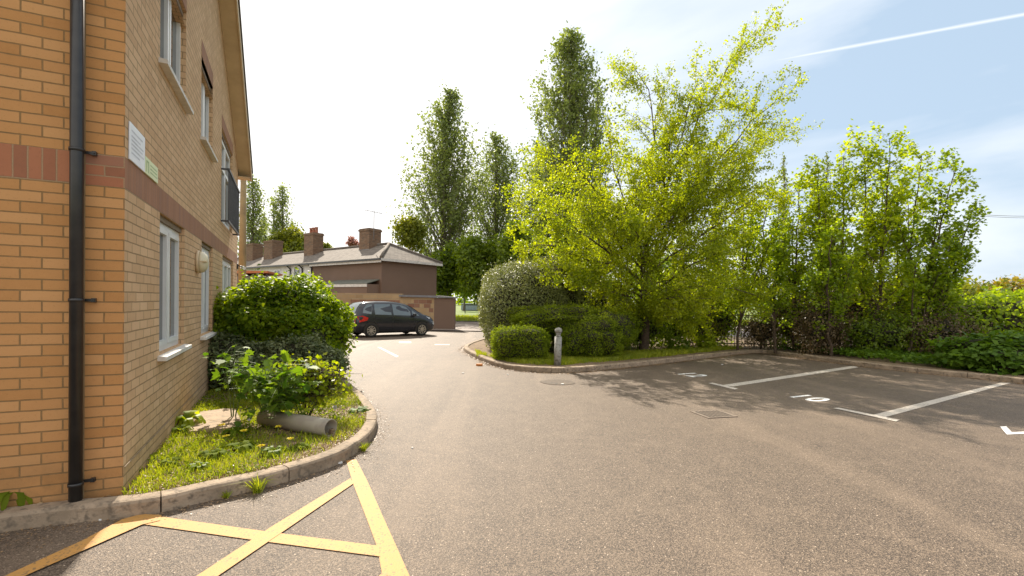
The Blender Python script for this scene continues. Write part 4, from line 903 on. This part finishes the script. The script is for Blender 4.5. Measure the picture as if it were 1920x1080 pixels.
# ------------------------------------------------------------------ shrubs and hedges
def blob(rg, c, r, n, shell=.22, bumps=.12, flat_bottom=True, power=2.0, holes=.0):
    d = unit(rg.normal(size=(n, 3))); sup = (np.abs(d)**power).sum(1)**(-1/power); d2 = d*sup[:, None]
    rad = 1+bumps*hills(d[:, 0]*3+c[0], d[:, 1]*3+d[:, 2]*4, 1.6, int(abs(c[0]*31+c[1]*17))+1)*2
    k = rad*(1-shell*rg.uniform(0, 1, n)**1.7+rg.normal(0, .02, n))
    P = np.array(c)+d2*np.array(r)*k[:, None]
    nrm = unit(d2/np.array(r)); q = P[:, 2] > .0
    return P[q], nrm[q]
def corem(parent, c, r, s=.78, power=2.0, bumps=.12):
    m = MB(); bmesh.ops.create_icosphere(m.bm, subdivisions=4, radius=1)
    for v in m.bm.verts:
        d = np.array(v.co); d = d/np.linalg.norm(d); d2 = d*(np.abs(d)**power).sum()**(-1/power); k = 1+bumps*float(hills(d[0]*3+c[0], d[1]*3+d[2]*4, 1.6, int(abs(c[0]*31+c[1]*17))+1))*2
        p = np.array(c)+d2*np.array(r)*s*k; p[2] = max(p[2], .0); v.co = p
    return m.build('dark_core', m_core, parent)  # solid dark core, added inside the leaf shell to block light
def shrub(name, base, parts, size, lm, label, cat='bush', seed=1, wid=.36, kind='leaf', group=None, dens=None, flat=.25, strays=0, core=.78, shell=.24):
    rg = np.random.default_rng(seed); root = empty(name, base, 0, label, cat, group); Ps, Ns = [], []
    for c, r, n, pw, bu in parts:
        P, N = blob(rg, c, r, n, shell, bu, power=pw); Ps.append(P); Ns.append(N)
        if strays:
            k = rg.integers(0, len(P), strays); L = rg.uniform(.05, .2, strays)[:, None]*np.mean(r)
            for j in range(7): Ps.append(P[k]+(N[k]*.7+np.array([0, 0, .8]))*L*j/6+rg.normal(0, .01, (strays, 3))); Ns.append(N[k])
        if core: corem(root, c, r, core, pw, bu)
    P = np.concatenate(Ps); N = np.concatenate(Ns)
    V, Fc = (leaf_mesh(P, size, rg, wid, out=N, flat=flat) if kind == 'leaf' else palm_mesh(P, size, rg, flat=.5, out=N))
    link('foliage', arr_mesh('foliage', V, Fc), lm, root); return root
shrub('leafy_bush', (-4.17, 8.7, ZB), [((0, 0, .95), (1.10, 1.05, .86), 30000, 2.3, .13), ((-.35, -.25, .75), (.95, .8, .8), 9000, 2.2, .12), ((.50, -.1, .7), (.70, .8, .75), 7000, 2.2, .12)], .062, L_bush, 'big rounded bright green bush growing against the brick wall', seed=3, strays=260, flat=.5, wid=.40, core=.80)
shrub('variegated_shrub', (-3.50, 7.75, ZB), [((0, 0, .38), (.78, .5, .46), 9000, 2.0, .16), ((-.95, -.1, .36), (.7, .45, .5), 6500, 2.0, .2)], .055, L_var, 'low dark and cream leaved shrub under the front of the big green bush', seed=4, wid=.24, strays=90)
# maple sapling: thin stems, large lobed leaves in tiers
def sapling(base, label, seed, stems, lm, size, kind, nl, spread, name, jit=.05, cat='sapling'):
    T = Tree(seed); rg = T.rg
    for (tx, ty, tz) in stems:
        c = np.array([tx, ty, tz]); pts = np.array([np.array([tx*.1, ty*.1, 0])*(1-t)+c*t+np.array([0, 0, .10*math.sin(math.pi*t)]) for t in np.linspace(0, 1, 7)]); T.wood.append((pts, .010, .004))
        for k in range(nl):
            t = rg.uniform(.45, 1.0); p = pts[int(t*6)]; q = p+rg.normal(0, spread, 3)*np.array([1, 1, .55]); T.wood.append((np.array([p, (p+q)/2+np.array([0, 0, .01]), q]), .003, .002)); T.lp.append(q[None])
    return T.finish(name, base, label, cat, lm, m_bark if kind == 'leaf' else m_stem, size, kind=kind)
sb = G(478, 812, ZB)
sapling((sb[0]+.08, sb[1]+.2, ZB), 'young maple sapling with large lobed leaves in front of the variegated shrub', 5, [(-.45, .25, .62), (-.15, .1, .72), (.15, -.05, .62), (-.62, .35, .70), (.05, .2, .75), (.15, -.12, .36), (.1, .12, .45), (.25, .1, .55)], L_maple, .110, 'palm', 36, .12, 'maple_sapling')
sapling((sb[0]-.55, sb[1]+.55, ZB), 'spindly maple shoot with pale tips close to the brick wall', 15, [(-.10, .2, .88), (-.2, .1, .80), (.05, .3, .72)], L_maple, .085, 'palm', 20, .10, 'maple_sapling')
s2b = G(556, 796, ZB)
sapling((s2b[0], s2b[1]+.2, ZB), 'lime green shrubby sapling standing behind the grey pipe', 6, [(-.22, .1, .62), (0, .1, .72), (.2, .05, .62), (.3, .1, .42), (-.05, .25, .6), (.1, -.1, .45), (-.3, 0, .45), (.38, .2, .55)], L_lime, .055, 'leaf', 190, .12, 'lime_sapling')

# right island hedges; base depth ~12
def PX(x, D): return (x-960)/900*D
shrub('variegated_hedge', (.40, 14.7, .09), [((0, 0, 1.25), (1.42, 1.45, 1.42), 44000, 2.6, .07), ((.8, .2, 1.75), (1.1, 1.2, 1.05), 15000, 2.2, .2), ((2.2, .2, 1.0), (1.3, 1.0, 1.0), 12000, 2.2, .2)], .046, L_varh, 'tall rounded grey green hedge with tiny pale leaves at the left end of the island', 'hedge', 7, strays=420)
shrub('box_hedge', (.22, 12.05, .09), [((0, 0, .40), (.72, .52, .43), 17000, 4, .09)], .033, L_box, 'low clipped box shaped hedge with a light top left of the bollard', 'hedge', 8, core=.84, shell=.2, strays=160)
shrub('clipped_hedge', (1.25, 13.0, .09), [((0, 0, .98), (1.35, .6, .38), 26000, 2.6, .22)], .032, L_box, 'flat topped middle tier of clipped hedge above and behind the low box hedge', 'hedge', 9, core=.82, shell=.22, strays=260)
shrub('clipped_hedge', (2.05, 12.55, .09), [((0, 0, .52), (.92, .6, .56), 19000, 2.4, .22), ((.5, .5, .75), (.9, .7, .55), 9000, 2.4, .15)], .034, L_box, 'dark rounded hedge immediately right of the grey bollard', 'hedge', 10, core=.80, shell=.3, strays=300)
# understorey shrubs along the railings
und = [(2.9, 14.6, 1.05, .9, L_mid, .055, 5200, 'dark green shrub under the left side of the birch'), (4.1, 15.3, 1.1, 1.25, L_mid, .06, 5200, 'leafy shrub at the foot of the birch trunk'), (5.4, 16.2, 1.2, 1.3, L_sycd, .07, 4200, 'thin green shrub growing through the railings right of the birch trunk'),
       (6.6, 16.6, .75, 1.0, L_brown, .045, 4600, 'brown twiggy dead bush against the railings near the kerb corner'), (8.3, 15.9, .9, 1.1, L_brown, .045, 5200, 'brown dead bush left of the tall sycamore stems'), (9.7, 14.9, 1.0, 1.0, L_brown, .045, 4600, 'brown twiggy bush beneath the tallest sycamore stems'),
       (7.2, 17.0, 1.0, 1.4, L_sycd, .07, 4200, 'open green shrub behind the railings at the kerb corner'), (10.8, 14.2, 1.1, 1.1, L_mid, .07, 4200, 'mid green shrub under the right hand sycamore stems'), (12.2, 14.0, 1.3, 1.2, L_brown, .05, 5600, 'brown and bare hedge shrub right of the sycamores'),
       (1.9, 15.4, 1.2, 1.5, L_mid, .05, 6000, 'green shrub between the tall variegated hedge and the birch'),
       (5.9, 17.6, 1.3, 2.3, L_sycd, .08, 6500, 'tall open thicket behind the railings right of the birch trunk'), (7.9, 17.8, 1.2, 2.0, L_sycd, .08, 5500, 'tall open thicket behind the railings at the kerb corner'),
       (9.6, 16.3, 1.1, 1.9, L_mid, .08, 5500, 'tall green thicket among the left sycamore stems'), (11.0, 15.3, 1.1, 2.0, L_brown, .06, 7000, 'tall brown thicket among the right sycamore stems'),
       (9.2, 14.4, .8, 1.5, L_brown, .05, 4500, 'brown tangled bush at the foot of the middle sycamore stems'), (12.6, 14.9, 1.2, 2.1, L_sycd, .08, 6500, 'tall dark thicket under the leaning sycamore stems'),
       (3.3, 16.2, 1.3, 2.0, L_mid, .07, 6000, 'tall dark thicket behind the birch trunk')]
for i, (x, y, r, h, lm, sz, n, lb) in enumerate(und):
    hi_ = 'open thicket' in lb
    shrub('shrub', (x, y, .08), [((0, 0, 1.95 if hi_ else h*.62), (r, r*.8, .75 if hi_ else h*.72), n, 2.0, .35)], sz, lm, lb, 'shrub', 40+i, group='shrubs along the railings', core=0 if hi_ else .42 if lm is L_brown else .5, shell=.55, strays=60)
shrub('small_weed_bush', (6.25, 15.35, .08), [((0, 0, .2), (.32, .3, .28), 500, 2, .2)], .10, L_lime, 'small bright leafy plant at the foot of the railings nearest the kerb corner', 'plant', 61, core=0, flat=.6)
shrub('small_weed_bush', (5.15, 14.9, .08), [((0, 0, .2), (.35, .3, .28), 500, 2, .2)], .09, L_mid, 'small dark leafy plant between the birch and the brown dead bush', 'plant', 62, core=0, flat=.6)
# far right
shrub('bramble_mound', (12.3, 11.4, .05), [((0, 0, .35), (2.0, .95, .62), 7500, 2.2, .2), ((1.9, -.6, .4), (1.6, .9, .6), 5000, 2.2, .2)], .125, L_ivy, 'spreading mound of large bright green leaves behind the right hand kerb', 'bush', 63, flat=.9, strays=40, core=.8)
shrub('hedge_shrub', (14.4, 14.4, .05), [((0, 0, .9), (1.9, 1.2, 1.1), 6500, 2.2, .25)], .12, L_sycd, 'dark mixed hedge shrub behind the green mound', 'bush', 64, strays=60, core=.72)
shrub('hedge_shrub', (17.6, 16.0, .05), [((0, 0, .95), (2.2, 1.3, 1.25), 6500, 2.2, .25)], .13, L_mid, 'bright green hedge shrub at the right edge of the view', 'bush', 65, strays=60, core=.72)
shrub('yellow_shrub', (20.0, 19.4, .05), [((0, 0, 1.7), (1.35, 1.2, 1.0), 5200, 2, .25)], .13, L_yel, 'golden yellow shrub showing above the hedge at the far right', 'bush', 66, strays=60, core=.6)
shrub('hedge_shrub', (16.6, 17.6, .05), [((0, 0, 1.2), (1.8, 1.3, 1.2), 5200, 2.2, .3)], .12, L_ygr, 'pale yellow green shrub behind the dark hedge left of the golden one', 'bush', 67, strays=60, core=.65)
shrub('dead_shrub', (15.4, 13.4, .05), [((0, 0, .95), (1.1, .7, .75), 4500, 2.0, .3)], .06, L_brown, 'rusty brown dead bush in the hedge above the green mound', 'bush', 68, strays=60, core=.5)
rgi = np.random.default_rng(70)
ivz = [G(*p)[:2] for p in ((1480, 664), (1612, 682), (1736, 696), (1842, 706), (1990, 722))]; ivp = list(path_offset(ivz, .16))+[np.array([17, 13.5]), np.array([12, 14.6]), np.array([8.2, 16.2])]
P = scatter(ivp, 9000, rgi, .14); P[:, 2] += .16*rgi.uniform(0, 1, len(P))+.10*np.maximum(hills(P[:, 0], P[:, 1], 1.2, 4), 0)
V, Fc = palm_mesh(P, .075, rgi, flat=1.0); tag(link('ivy', arr_mesh('ivy', V, Fc), L_ivy), 'low dark green ivy covering the ground behind the right hand kerb', 'ivy', None, 'stuff')
rgk = np.random.default_rng(71)
gz = [G(*p)[:2] for p in ((885, 664), (925, 682), (975, 691), (1050, 694), (1200, 681), (1300, 670), (1400, 658))]; gzp = list(path_offset(gz, .10))+[np.array([6.6, 16.0]), np.array([4.5, 14.6]), np.array([1.2, 12.9]), np.array([-.9, 12.6])]
P = scatter(gzp, 34000, rgk, .085); V, Fc = blades(P, .12, rgk, .005, .9); tag(link('grass', arr_mesh('grass', V, Fc), L_grass), 'green grass strip between the island kerb and the hedges', 'grass', None, 'stuff')
rgq = np.random.default_rng(44); L_grit = leafmat('gutter_debris_bits', (.13, .075, .04), (.42, .28, .15), (1.1, 1., .8), .1, clump=3)
for PP, n_, lb in ((KL, 3600, 'brown leaf scraps and grit gathered along the foot of the curved kerb'), (KR, 6500, 'brown leaf scraps and grit gathered along the foot of the island kerb')):
    t_ = rgq.uniform(0, len(PP)-1.01, n_); i_ = t_.astype(int); f_ = (t_-i_)[:, None]; q_ = PP[i_]*(1-f_)+PP[i_+1]*f_; tg = unit(PP[i_+1]-PP[i_]); off = np.abs(rgq.normal(0, .10, n_))*(1+hills(q_[:, 0], q_[:, 1], 1.2, 8)); nn_ = np.stack([tg[:, 1], -tg[:, 0]], 1); q_ = q_+nn_*(.005+off)[:, None]
    V, Fc = leaf_mesh(np.c_[q_, np.full(n_, .006)], .014 if PP is KL else .03, rgq, .3, flat=2.0); tag(link('gutter_debris', arr_mesh('gutter_debris', V, Fc), L_grit), lb, 'debris', None, 'stuff')
# field grass tufts in the gap beyond the car
P = np.stack([rgk.uniform(-30, 30, 30000), rgk.uniform(35.7, 47, 30000), np.full(30000, .0)], 1); V, Fc = blades(P, .22, rgk, .02, .8); tag(link('grass', arr_mesh('grass', V, Fc), L_grass), 'long grass of the verge and field beyond the road', 'grass', None, 'stuff')

# railings behind the island
m_rail = mat('railing_iron', (.07, .055, .04), .6, (.08, .05, .035), 10)
fe = empty('railing_fence', (2.2, 17.3, .05), math.atan2(-.9, 9.0), 'low dark iron railings running behind the birch and the dead bushes', 'fence')
FL = 13.2; npn = 6
for k in range(npn+1):
    x = k*FL/npn; m = MB(); m.box(x-.03, x+.03, -.03, .03, 0, 1.28); m.build('post', m_rail, fe)
for k in range(npn):
    x0, x1 = k*FL/npn+.03, (k+1)*FL/npn-.03; m = MB(); m.box(x0, x1, -.012, .012, 1.12, 1.16); m.box(x0, x1, -.012, .012, .12, .16); nb = 19
    for i in range(nb): x = x0+(i+.5)*(x1-x0)/nb; m.tube((x, 0, .0), (x, 0, 1.24), .009, n=6)
    m.build('panel', m_rail, fe)

# ------------------------------------------------------------------ trees
def rel(px, py, D, base): return AT(px, py, D)-np.array(base)
def guided(name, base, lines, label, cat, lm, bark, sp, size, seed, trunk, group=None, kind='leaf', thin=1., **kw):
    T = Tree(seed); base = np.array(base, float); tr = [np.array(p, float) for p in trunk]
    T.wood.append((np.array(tr), sp['r'], sp['r']*.55))
    for ln in lines:
        pts, r = ln[:2]; k_ = ln[2] if len(ln) > 2 else 1.
        tp_ = ln[3] if len(ln) > 3 else sp['taper']
        spx = dict(sp, taper=tp_, n={2: max(6, int(sp['n'][2]*max(k_, .95))), 1: sp['n'][1]}, ratio={2: sp['ratio'][2]*k_, 1: sp['ratio'][1]})
        P = [rel(x, y, D, base) for x, y, D in pts]; P = np.array(P); s = np.r_[0, np.cumsum(np.linalg.norm(np.diff(P, axis=0), axis=1))]; n = 9; u = np.linspace(0, s[-1], n)
        Q = np.stack([np.interp(u, s, P[:, i]) for i in range(3)], 1); Q[1:-1] += T.rg.normal(0, s[-1]*.012, (n-2, 3)); T.grow(Q, r, r*.2, s[-1], 2, spx)
    return T.finish(name, base, label, cat, lm, bark, size, group=group, kind=kind, thin=thin, **kw)
bb = (AT(1208, 640, 14.6)[0], 14.6, .08)
spb = dict(n={2: 22, 1: 10}, t0={2: .12, 1: .1}, ang={2: (25, 60), 1: (20, 65)}, ratio={2: .36, 1: .42}, up={2: .03, 1: -.02}, dens=66, jit=.055, r=.165, taper=.6)
# leaders and limbs of the birch, as they run in the picture
D0 = 14.6
bl_ = [([(1208, 480, D0), (1240, 360, D0), (1310, 240, D0-.2), (1355, 155, D0-.3), (1402, 78, D0-.4)], .055, .54, .2),
       ([(1208, 490, D0), (1215, 380, D0+.2), (1225, 250, D0+.4), (1212, 180, D0+.5), (1188, 125, D0+.6)], .05, .54, .2),
       ([(1210, 480, D0), (1250, 330, D0-.4), (1290, 210, D0-.6), (1308, 155, D0-.8)], .045, .54, .2),
       ([(1210, 500, D0), (1290, 380, D0-.6), (1370, 270, D0-.6), (1450, 195, D0-.7)], .045, .68, .3),
       ([(1210, 510, D0), (1300, 400, D0+.8), (1390, 310, D0+1.2), (1425, 255, D0+1.4)], .04, .72, .3),
       ([(1208, 520, D0), (1290, 460, D0-.5), (1370, 400, D0-.9), (1440, 350, D0-1.0)], .04),
       ([(1208, 500, D0), (1150, 400, D0-.4), (1090, 330, D0-.6), (1025, 285, D0-.8)], .045, .8),
       ([(1208, 510, D0), (1130, 420, D0+.6), (1060, 370, D0+.8), (1010, 350, D0+.9)], .04, .85),
       ([(1208, 530, D0), (1130, 470, D0-.8), (1060, 410, D0-1.4), (985, 390, D0-1.8)], .04),
       ([(1208, 550, D0), (1120, 490, D0-.9), (1050, 460, D0-1.6), (985, 465, D0-1.9)], .04, .8),
       ([(1208, 560, D0), (1120, 520, D0-1.0), (1070, 505, D0-1.5), (1020, 505, D0-1.8)], .035, .8),
       ([(1208, 490, D0), (1170, 380, D0-.9), (1145, 310, D0-1.3), (1140, 250, D0-1.5)], .04, .7),
       ([(1208, 540, D0), (1200, 470, D0-1.3), (1190, 430, D0-2.1), (1180, 400, D0-2.7)], .035),
       ([(1208, 560, D0), (1260, 520, D0-1.2), (1310, 490, D0-2.0), (1350, 470, D0-2.4)], .035),
       ([(1208, 570, D0), (1160, 550, D0-1.0), (1125, 535, D0-1.5), (1090, 530, D0-1.8)], .03, .8),
       ([(1208, 570, D0), (1240, 560, D0-1.4), (1280, 560, D0-1.9), (1330, 560, D0-2.0)], .03),
       ([(1208, 540, D0), (1290, 500, D0+1.2), (1370, 470, D0+1.8), (1430, 450, D0+2)], .035),
       ([(1208, 450, D0), (1220, 330, D0-.2), (1262, 220, D0), (1250, 215, D0)], .03, .55, .4),
       ([(1208, 470, D0), (1290, 410, D0-1.2), (1350, 350, D0-1.6), (1400, 310, D0-1.8)], .03),
       ([(1208, 480, D0), (1260, 400, D0-1.4), (1300, 340, D0-2.0), (1330, 300, D0-2.3)], .03),
       ([(1208, 500, D0), (1180, 400, D0-1.0), (1200, 340, D0-1.6), (1230, 300, D0-1.9)], .03),
       ([(1208, 560, D0), (1300, 540, D0-.6), (1370, 540, D0-.8), (1430, 560, D0-.8)], .03),
       ([(1208, 590, D0), (1185, 580, D0-.6), (1165, 580, D0-.8), (1150, 590, D0-.9)], .025, .8),
       ([(1208, 590, D0), (1250, 590, D0-.8), (1290, 600, D0-1.1), (1320, 610, D0-1.2)], .025),
       ([(1208, 580, D0), (1250, 570, D0+1.2), (1300, 570, D0+1.7), (1350, 580, D0+2)], .025),
       ([(1208, 540, D0), (1160, 480, D0+1.4), (1110, 440, D0+2.0), (1080, 430, D0+2.4)], .03)]
guided('birch_tree', bb, bl_, 'large spreading birch with yellow green leaves and a dark trunk in the island', 'tree', L_birch, m_bark, spb, .062, 21, [(0, 0, -.05), (.03, 0, .8), (-.02, 0, 1.7), (0, 0, 2.6), (.02, 0, 3.3)], droop=.4)
# sycamore stems
sps = dict(n={2: 14, 1: 5}, t0={2: .16, 1: .15}, ang={2: (30, 60), 1: (25, 60)}, ratio={2: .175, 1: .5}, up={2: .09, 1: .03}, dens=50, jit=.075, r=.045, taper=.6, lt0=.2)
stems = [ # base px, depth, top px,y, lean, material, label
 (1322, 15.8, 1345, 400, L_syc, 'slim sycamore immediately right of the birch, its top half hidden by it'),
 (1385, 15.4, 1392, 372, L_syc, 'thin sycamore stem seen against the sky gap right of the birch'),
 (1428, 16.2, 1440, 348, L_syc, 'slender sycamore in front of the small far poplar'),
 (1490, 15.6, 1500, 345, L_syc, 'sycamore stem with a low rounded top at the kerb corner'),
 (1532, 15.0, 1535, 318, L_syc, 'leafy sycamore stem in front of the bushy far poplar'),
 (1575, 14.6, 1582, 292, L_syc, 'tall bright yellow sycamore stem third from the tallest'),
 (1612, 14.9, 1620, 278, L_syc, 'tall sycamore stem immediately left of the tallest'),
 (1640, 14.2, 1668, 262, L_syc, 'tallest sycamore stem of the clump with a forked yellow top'),
 (1672, 14.6, 1728, 292, L_syc, 'sycamore stem leaning slightly right beside the tallest one'),
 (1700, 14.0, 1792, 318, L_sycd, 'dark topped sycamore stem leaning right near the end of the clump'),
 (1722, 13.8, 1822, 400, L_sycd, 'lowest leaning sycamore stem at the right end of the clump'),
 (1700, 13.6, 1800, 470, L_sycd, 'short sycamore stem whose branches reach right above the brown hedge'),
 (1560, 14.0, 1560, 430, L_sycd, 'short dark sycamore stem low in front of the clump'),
 (1455, 15.0, 1462, 440, L_sycd, 'short leafy sycamore stem above the kerb corner')]
for i, (bx_, D, tx, ty, lm, lb) in enumerate(stems):
    b0 = AT(bx_, 600, D); base_ = (b0[0], D, .06); T = Tree(100+i); top = rel(tx, ty, D+(i % 3-1)*.3, base_)
    n = 12; u = np.linspace(0, 1, n)[:, None]; Q = u*top[None]; Q[:, 0] += np.sin(np.linspace(0, math.pi, n))*T.rg.uniform(-.12, .12); Q[1:-1] += T.rg.normal(0, .025, (n-2, 3)); Hh = np.linalg.norm(top)
    sp2 = dict(sps); sp2['n'] = {2: int(13+Hh*3), 1: 5}
    T.grow(Q, .045, .010, Hh, 2, sp2)
    for k in range(2):
        s_ = T.rg.uniform(.2, .45); p0 = Q[int(s_*n)]; Lh = Hh*(1-s_)*T.rg.uniform(.7, .85); T.grow(curve(p0, unit(np.array([T.rg.uniform(-.35, .35), T.rg.uniform(-.35, .35), 1.])), Lh, T.rg, .08, .04, 9), .028, .008, Lh, 2, dict(sp2, n={2: int(7+Hh*1.4), 1: 4}))
    T.finish('sycamore_tree', base_, lb, 'tree', lm, m_bark, .082, group='sycamore stems in the island', kind='palm', flat=.7, droop=.2, thin=.85)
# poplars: many steep limbs round a leader
def poplar(px, D, topy, half, label, seed, lean=0, lm=L_pop, size=.24, n=60, name='poplar_tree', dens=9, wide=1., group='poplars behind', low=.06, cnt=(6,), shape=.9):
    b0 = AT(px, 600, D); base_ = np.array((b0[0], D, 0)); top = rel(px+lean, topy, D, base_); T = Tree(seed); rg = T.rg; Hh = top[2]; Wd = half*D/900
    Q = np.linspace(0, 1, 12)[:, None]*top[None]; Q[1:-1] += rg.normal(0, .06, (10, 3)); T.wood.append((Q, Hh*.014+.06, .04))
    sp = dict(n={1: cnt[0]}, t0={1: .15}, ang={1: (15, 55)}, ratio={1: .42}, up={1: .12}, dens=dens, jit=.17*size/.24, taper=.5)
    for i in range(n):
        t = low+(1-low)*(i+rg.uniform())/n*.97; x = t*11; j = min(int(x), 10); p = Q[j]+(Q[j+1]-Q[j])*(x-j)
        prof = (.05+.95*(1-t)**shape)*(.5+.5*min(1, (t+.05)/.28))*rg.uniform(.45, 1.2)
        a = rg.uniform(0, 6.28); L = min(Wd*prof*2.35, (1-t)*Hh*.55+.7); d = np.array([math.cos(a)*.6, math.sin(a)*.6, .9]); d /= np.linalg.norm(d)
        T.grow(curve(p, d, L, rg, .10, .06, 6), .05*(1-t)+.015, .01, L, 1, sp)
    T.lp.append(Q[-1]+rg.normal(0, .16, (24, 3)))
    return T.finish(name, base_, label, 'tree', lm, m_barkg, size, group=group, thin=.52)
poplar(824, 45, 172, 80, 'tall narrow poplar just right of the brown house', 201, lean=18, n=210, dens=17, shape=.8)
poplar(930, 50, 256, 82, 'medium poplar standing between the two tallest poplars', 202, n=150, dens=15, shape=.7)
poplar(1058, 40, 66, 84, 'tallest dark poplar rising behind the birch', 203, lean=15, n=260, dens=17, shape=.55)
poplar(1105, 42, 155, 52, 'side poplar on the right flank of the tallest one', 204, lean=16, n=100, dens=15)
poplar(1470, 52, 292, 26, 'small distant poplar peeping over the slender sycamores', 205, n=80, dens=13)
poplar(1550, 55, 288, 30, 'bushy distant poplar behind the left of the sycamore clump', 206, n=80, dens=13)
poplar(474, 58, 336, 34, 'poplar beside the telegraph pole above the far chimneys', 207, n=140, dens=13, shape=.6)
poplar(512, 62, 372, 24, 'slim low poplar between the two behind the terrace', 208, n=60, dens=9)
poplar(530, 60, 350, 30, 'airy poplar right of the pole pair behind the terrace', 209, n=130, dens=13, shape=.6)
poplar(496, 66, 400, 30, 'bushy low poplar filling the gap behind the terrace roof', 213, n=80, dens=10)
poplar(1010, 44, 265, 40, 'dense lower poplar at the left flank of the tallest one', 214, n=140, dens=16)
def crown_tree(name, px, D, cy, rx, ry, lm, label, seed, size=.24, n=9000, bumps=.3, group='background trees'):
    c = AT(px, cy, D); base_ = (c[0], D, 0); rg = np.random.default_rng(seed); root = empty(name, base_, 0, label, 'tree', group); RX, RY = rx*D/900, ry*D/900
    V, Fc = tubes([(np.array([(0, 0, 0), (.1, 0, c[2]*.4), (0, 0, c[2])]), .05*RX+.1, .06)]+[(curve((0, 0, c[2]*rg.uniform(.45, .85)), unit(np.array([rg.normal(), rg.normal(), .6])), RX*.9, rg, .05, .1, 6), .07, .02) for _ in range(14)])
    link('trunk', arr_mesh('trunk', V, Fc, True), m_barkg, root); Ps, Ns = [], []
    for k in range(11):
        d = unit(rg.normal(size=3)); o = d*np.array([RX*.62, RX*.62, RY*.62]); r = rg.uniform(.34, .6); P, N = blob(rg, (o[0], o[1], c[2]+o[2]), (RX*r, RX*r, RY*r), n//11, .65, bumps); Ps.append(P); Ns.append(N)
    P = np.concatenate(Ps); N = np.concatenate(Ns); P = P[P[:, 2] > .1] if False else P
    V, Fc = leaf_mesh(P, size, rg, .38, out=N, flat=.2); link('crown', arr_mesh('crown', V, Fc), lm, root)
crown_tree('broadleaf_tree', 545, 56, 462, 44, 36, L_ygr, 'round yellow green tree behind the terrace chimneys', 301, .28, 9000)
crown_tree('broadleaf_tree', 602, 64, 470, 20, 16, L_ygr, 'small rounded tree just behind the potted chimney', 302, .28, 2600)
crown_tree('blossom_tree', 660, 62, 455, 12, 13, L_pink, 'reddish leaved little tree left of the square chimney', 303, .2, 900)
crown_tree('broadleaf_tree', 768, 40, 440, 32, 34, L_ygr, 'yellow green tree at the left foot of the tall poplar', 304, .22, 5000)
crown_tree('broadleaf_tree', 838, 40, 505, 34, 48, L_mid, 'dark rounded tree at the right end of the brown house', 305, .22, 8000)
crown_tree('broadleaf_tree', 905, 38, 500, 52, 62, L_mid, 'bushy mid green tree left of the tall variegated hedge', 306, .22, 13000)
crown_tree('broadleaf_tree', 985, 36, 470, 52, 68, L_mid, 'dark green tree behind the top of the variegated hedge', 307, .20, 13000)
crown_tree('broadleaf_tree', 1075, 34, 480, 70, 70, L_mid, 'dark tree seen through the left half of the birch', 308, .2, 12000)
crown_tree('broadleaf_tree', 870, 70, 540, 20, 22, L_mid, 'small far tree above the field in the gap', 309, .3, 2600)
crown_tree('broadleaf_tree', 1240, 44, 520, 70, 45, L_mid, 'far tree screened by the middle of the birch', 310, .24, 7000)
crown_tree('broadleaf_tree', 1560, 40, 530, 70, 55, L_mid, 'far tree screened by the sycamore clump', 311, .24, 7000)
crown_tree('broadleaf_tree', 1700, 42, 560, 60, 35, L_ygr, 'low far tree behind the right end of the sycamores', 312, .24, 5000)
crown_tree('broadleaf_tree', 1795, 34, 560, 34, 34, L_ygr, 'small pale tree just right of the sycamores', 313, .2, 3600)
# far wooded line
rgf = np.random.default_rng(90); Ps = []
for k in range(60):
    x = -220+k*9+rgf.uniform(-3, 3); y = 150+rgf.uniform(-12, 25); r = rgf.uniform(5, 9); P, N = blob(rgf, (x, y, r*.5), (r, r*.6, r*.8), 500, .5, .3); Ps.append(P)
V, Fc = leaf_mesh(np.concatenate(Ps), 1.0, rgf, .4); tag(link('distant_wood', arr_mesh('distant_wood', V, Fc), L_mid), 'line of far off trees along the horizon beyond the field', 'wood', None, 'stuff')
# field barrier and goal-like rail seen in the gap
rb = G(872, 587); m_rl = mat('rail_dark', (.06, .05, .045), .6)
rl = empty('barrier_rail', (rb[0], rb[1], 0), .1, 'low dark metal barrier rail on the grass in the gap beyond the car', 'barrier')
m = MB(); m.box(-.05, .05, -.05, .05, -.05, .95); m.build('post', m_rl, rl); m = MB(); m.box(3.45, 3.55, -.05, .05, -.05, .95); m.build('post', m_rl, rl); m = MB(); m.box(-.05, 3.55, -.04, .04, .952, 1.05); m.build('rail', m_rl, rl)
m_blue = mat('blue_bin', (.30, .36, .42), .5); fb = AT(884, 573, 75)
m = MB(); m.box(-1.6, 1.6, -.5, .5, 0, 1.0, .15); m.box(-1.7, 1.7, -.6, .6, 1.01, 1.12, .03); thing_mesh(m, 'storage_box', m_blue, (fb[0], fb[1], -.03), 'pale blue low box out on the field beyond the barrier', 'box')
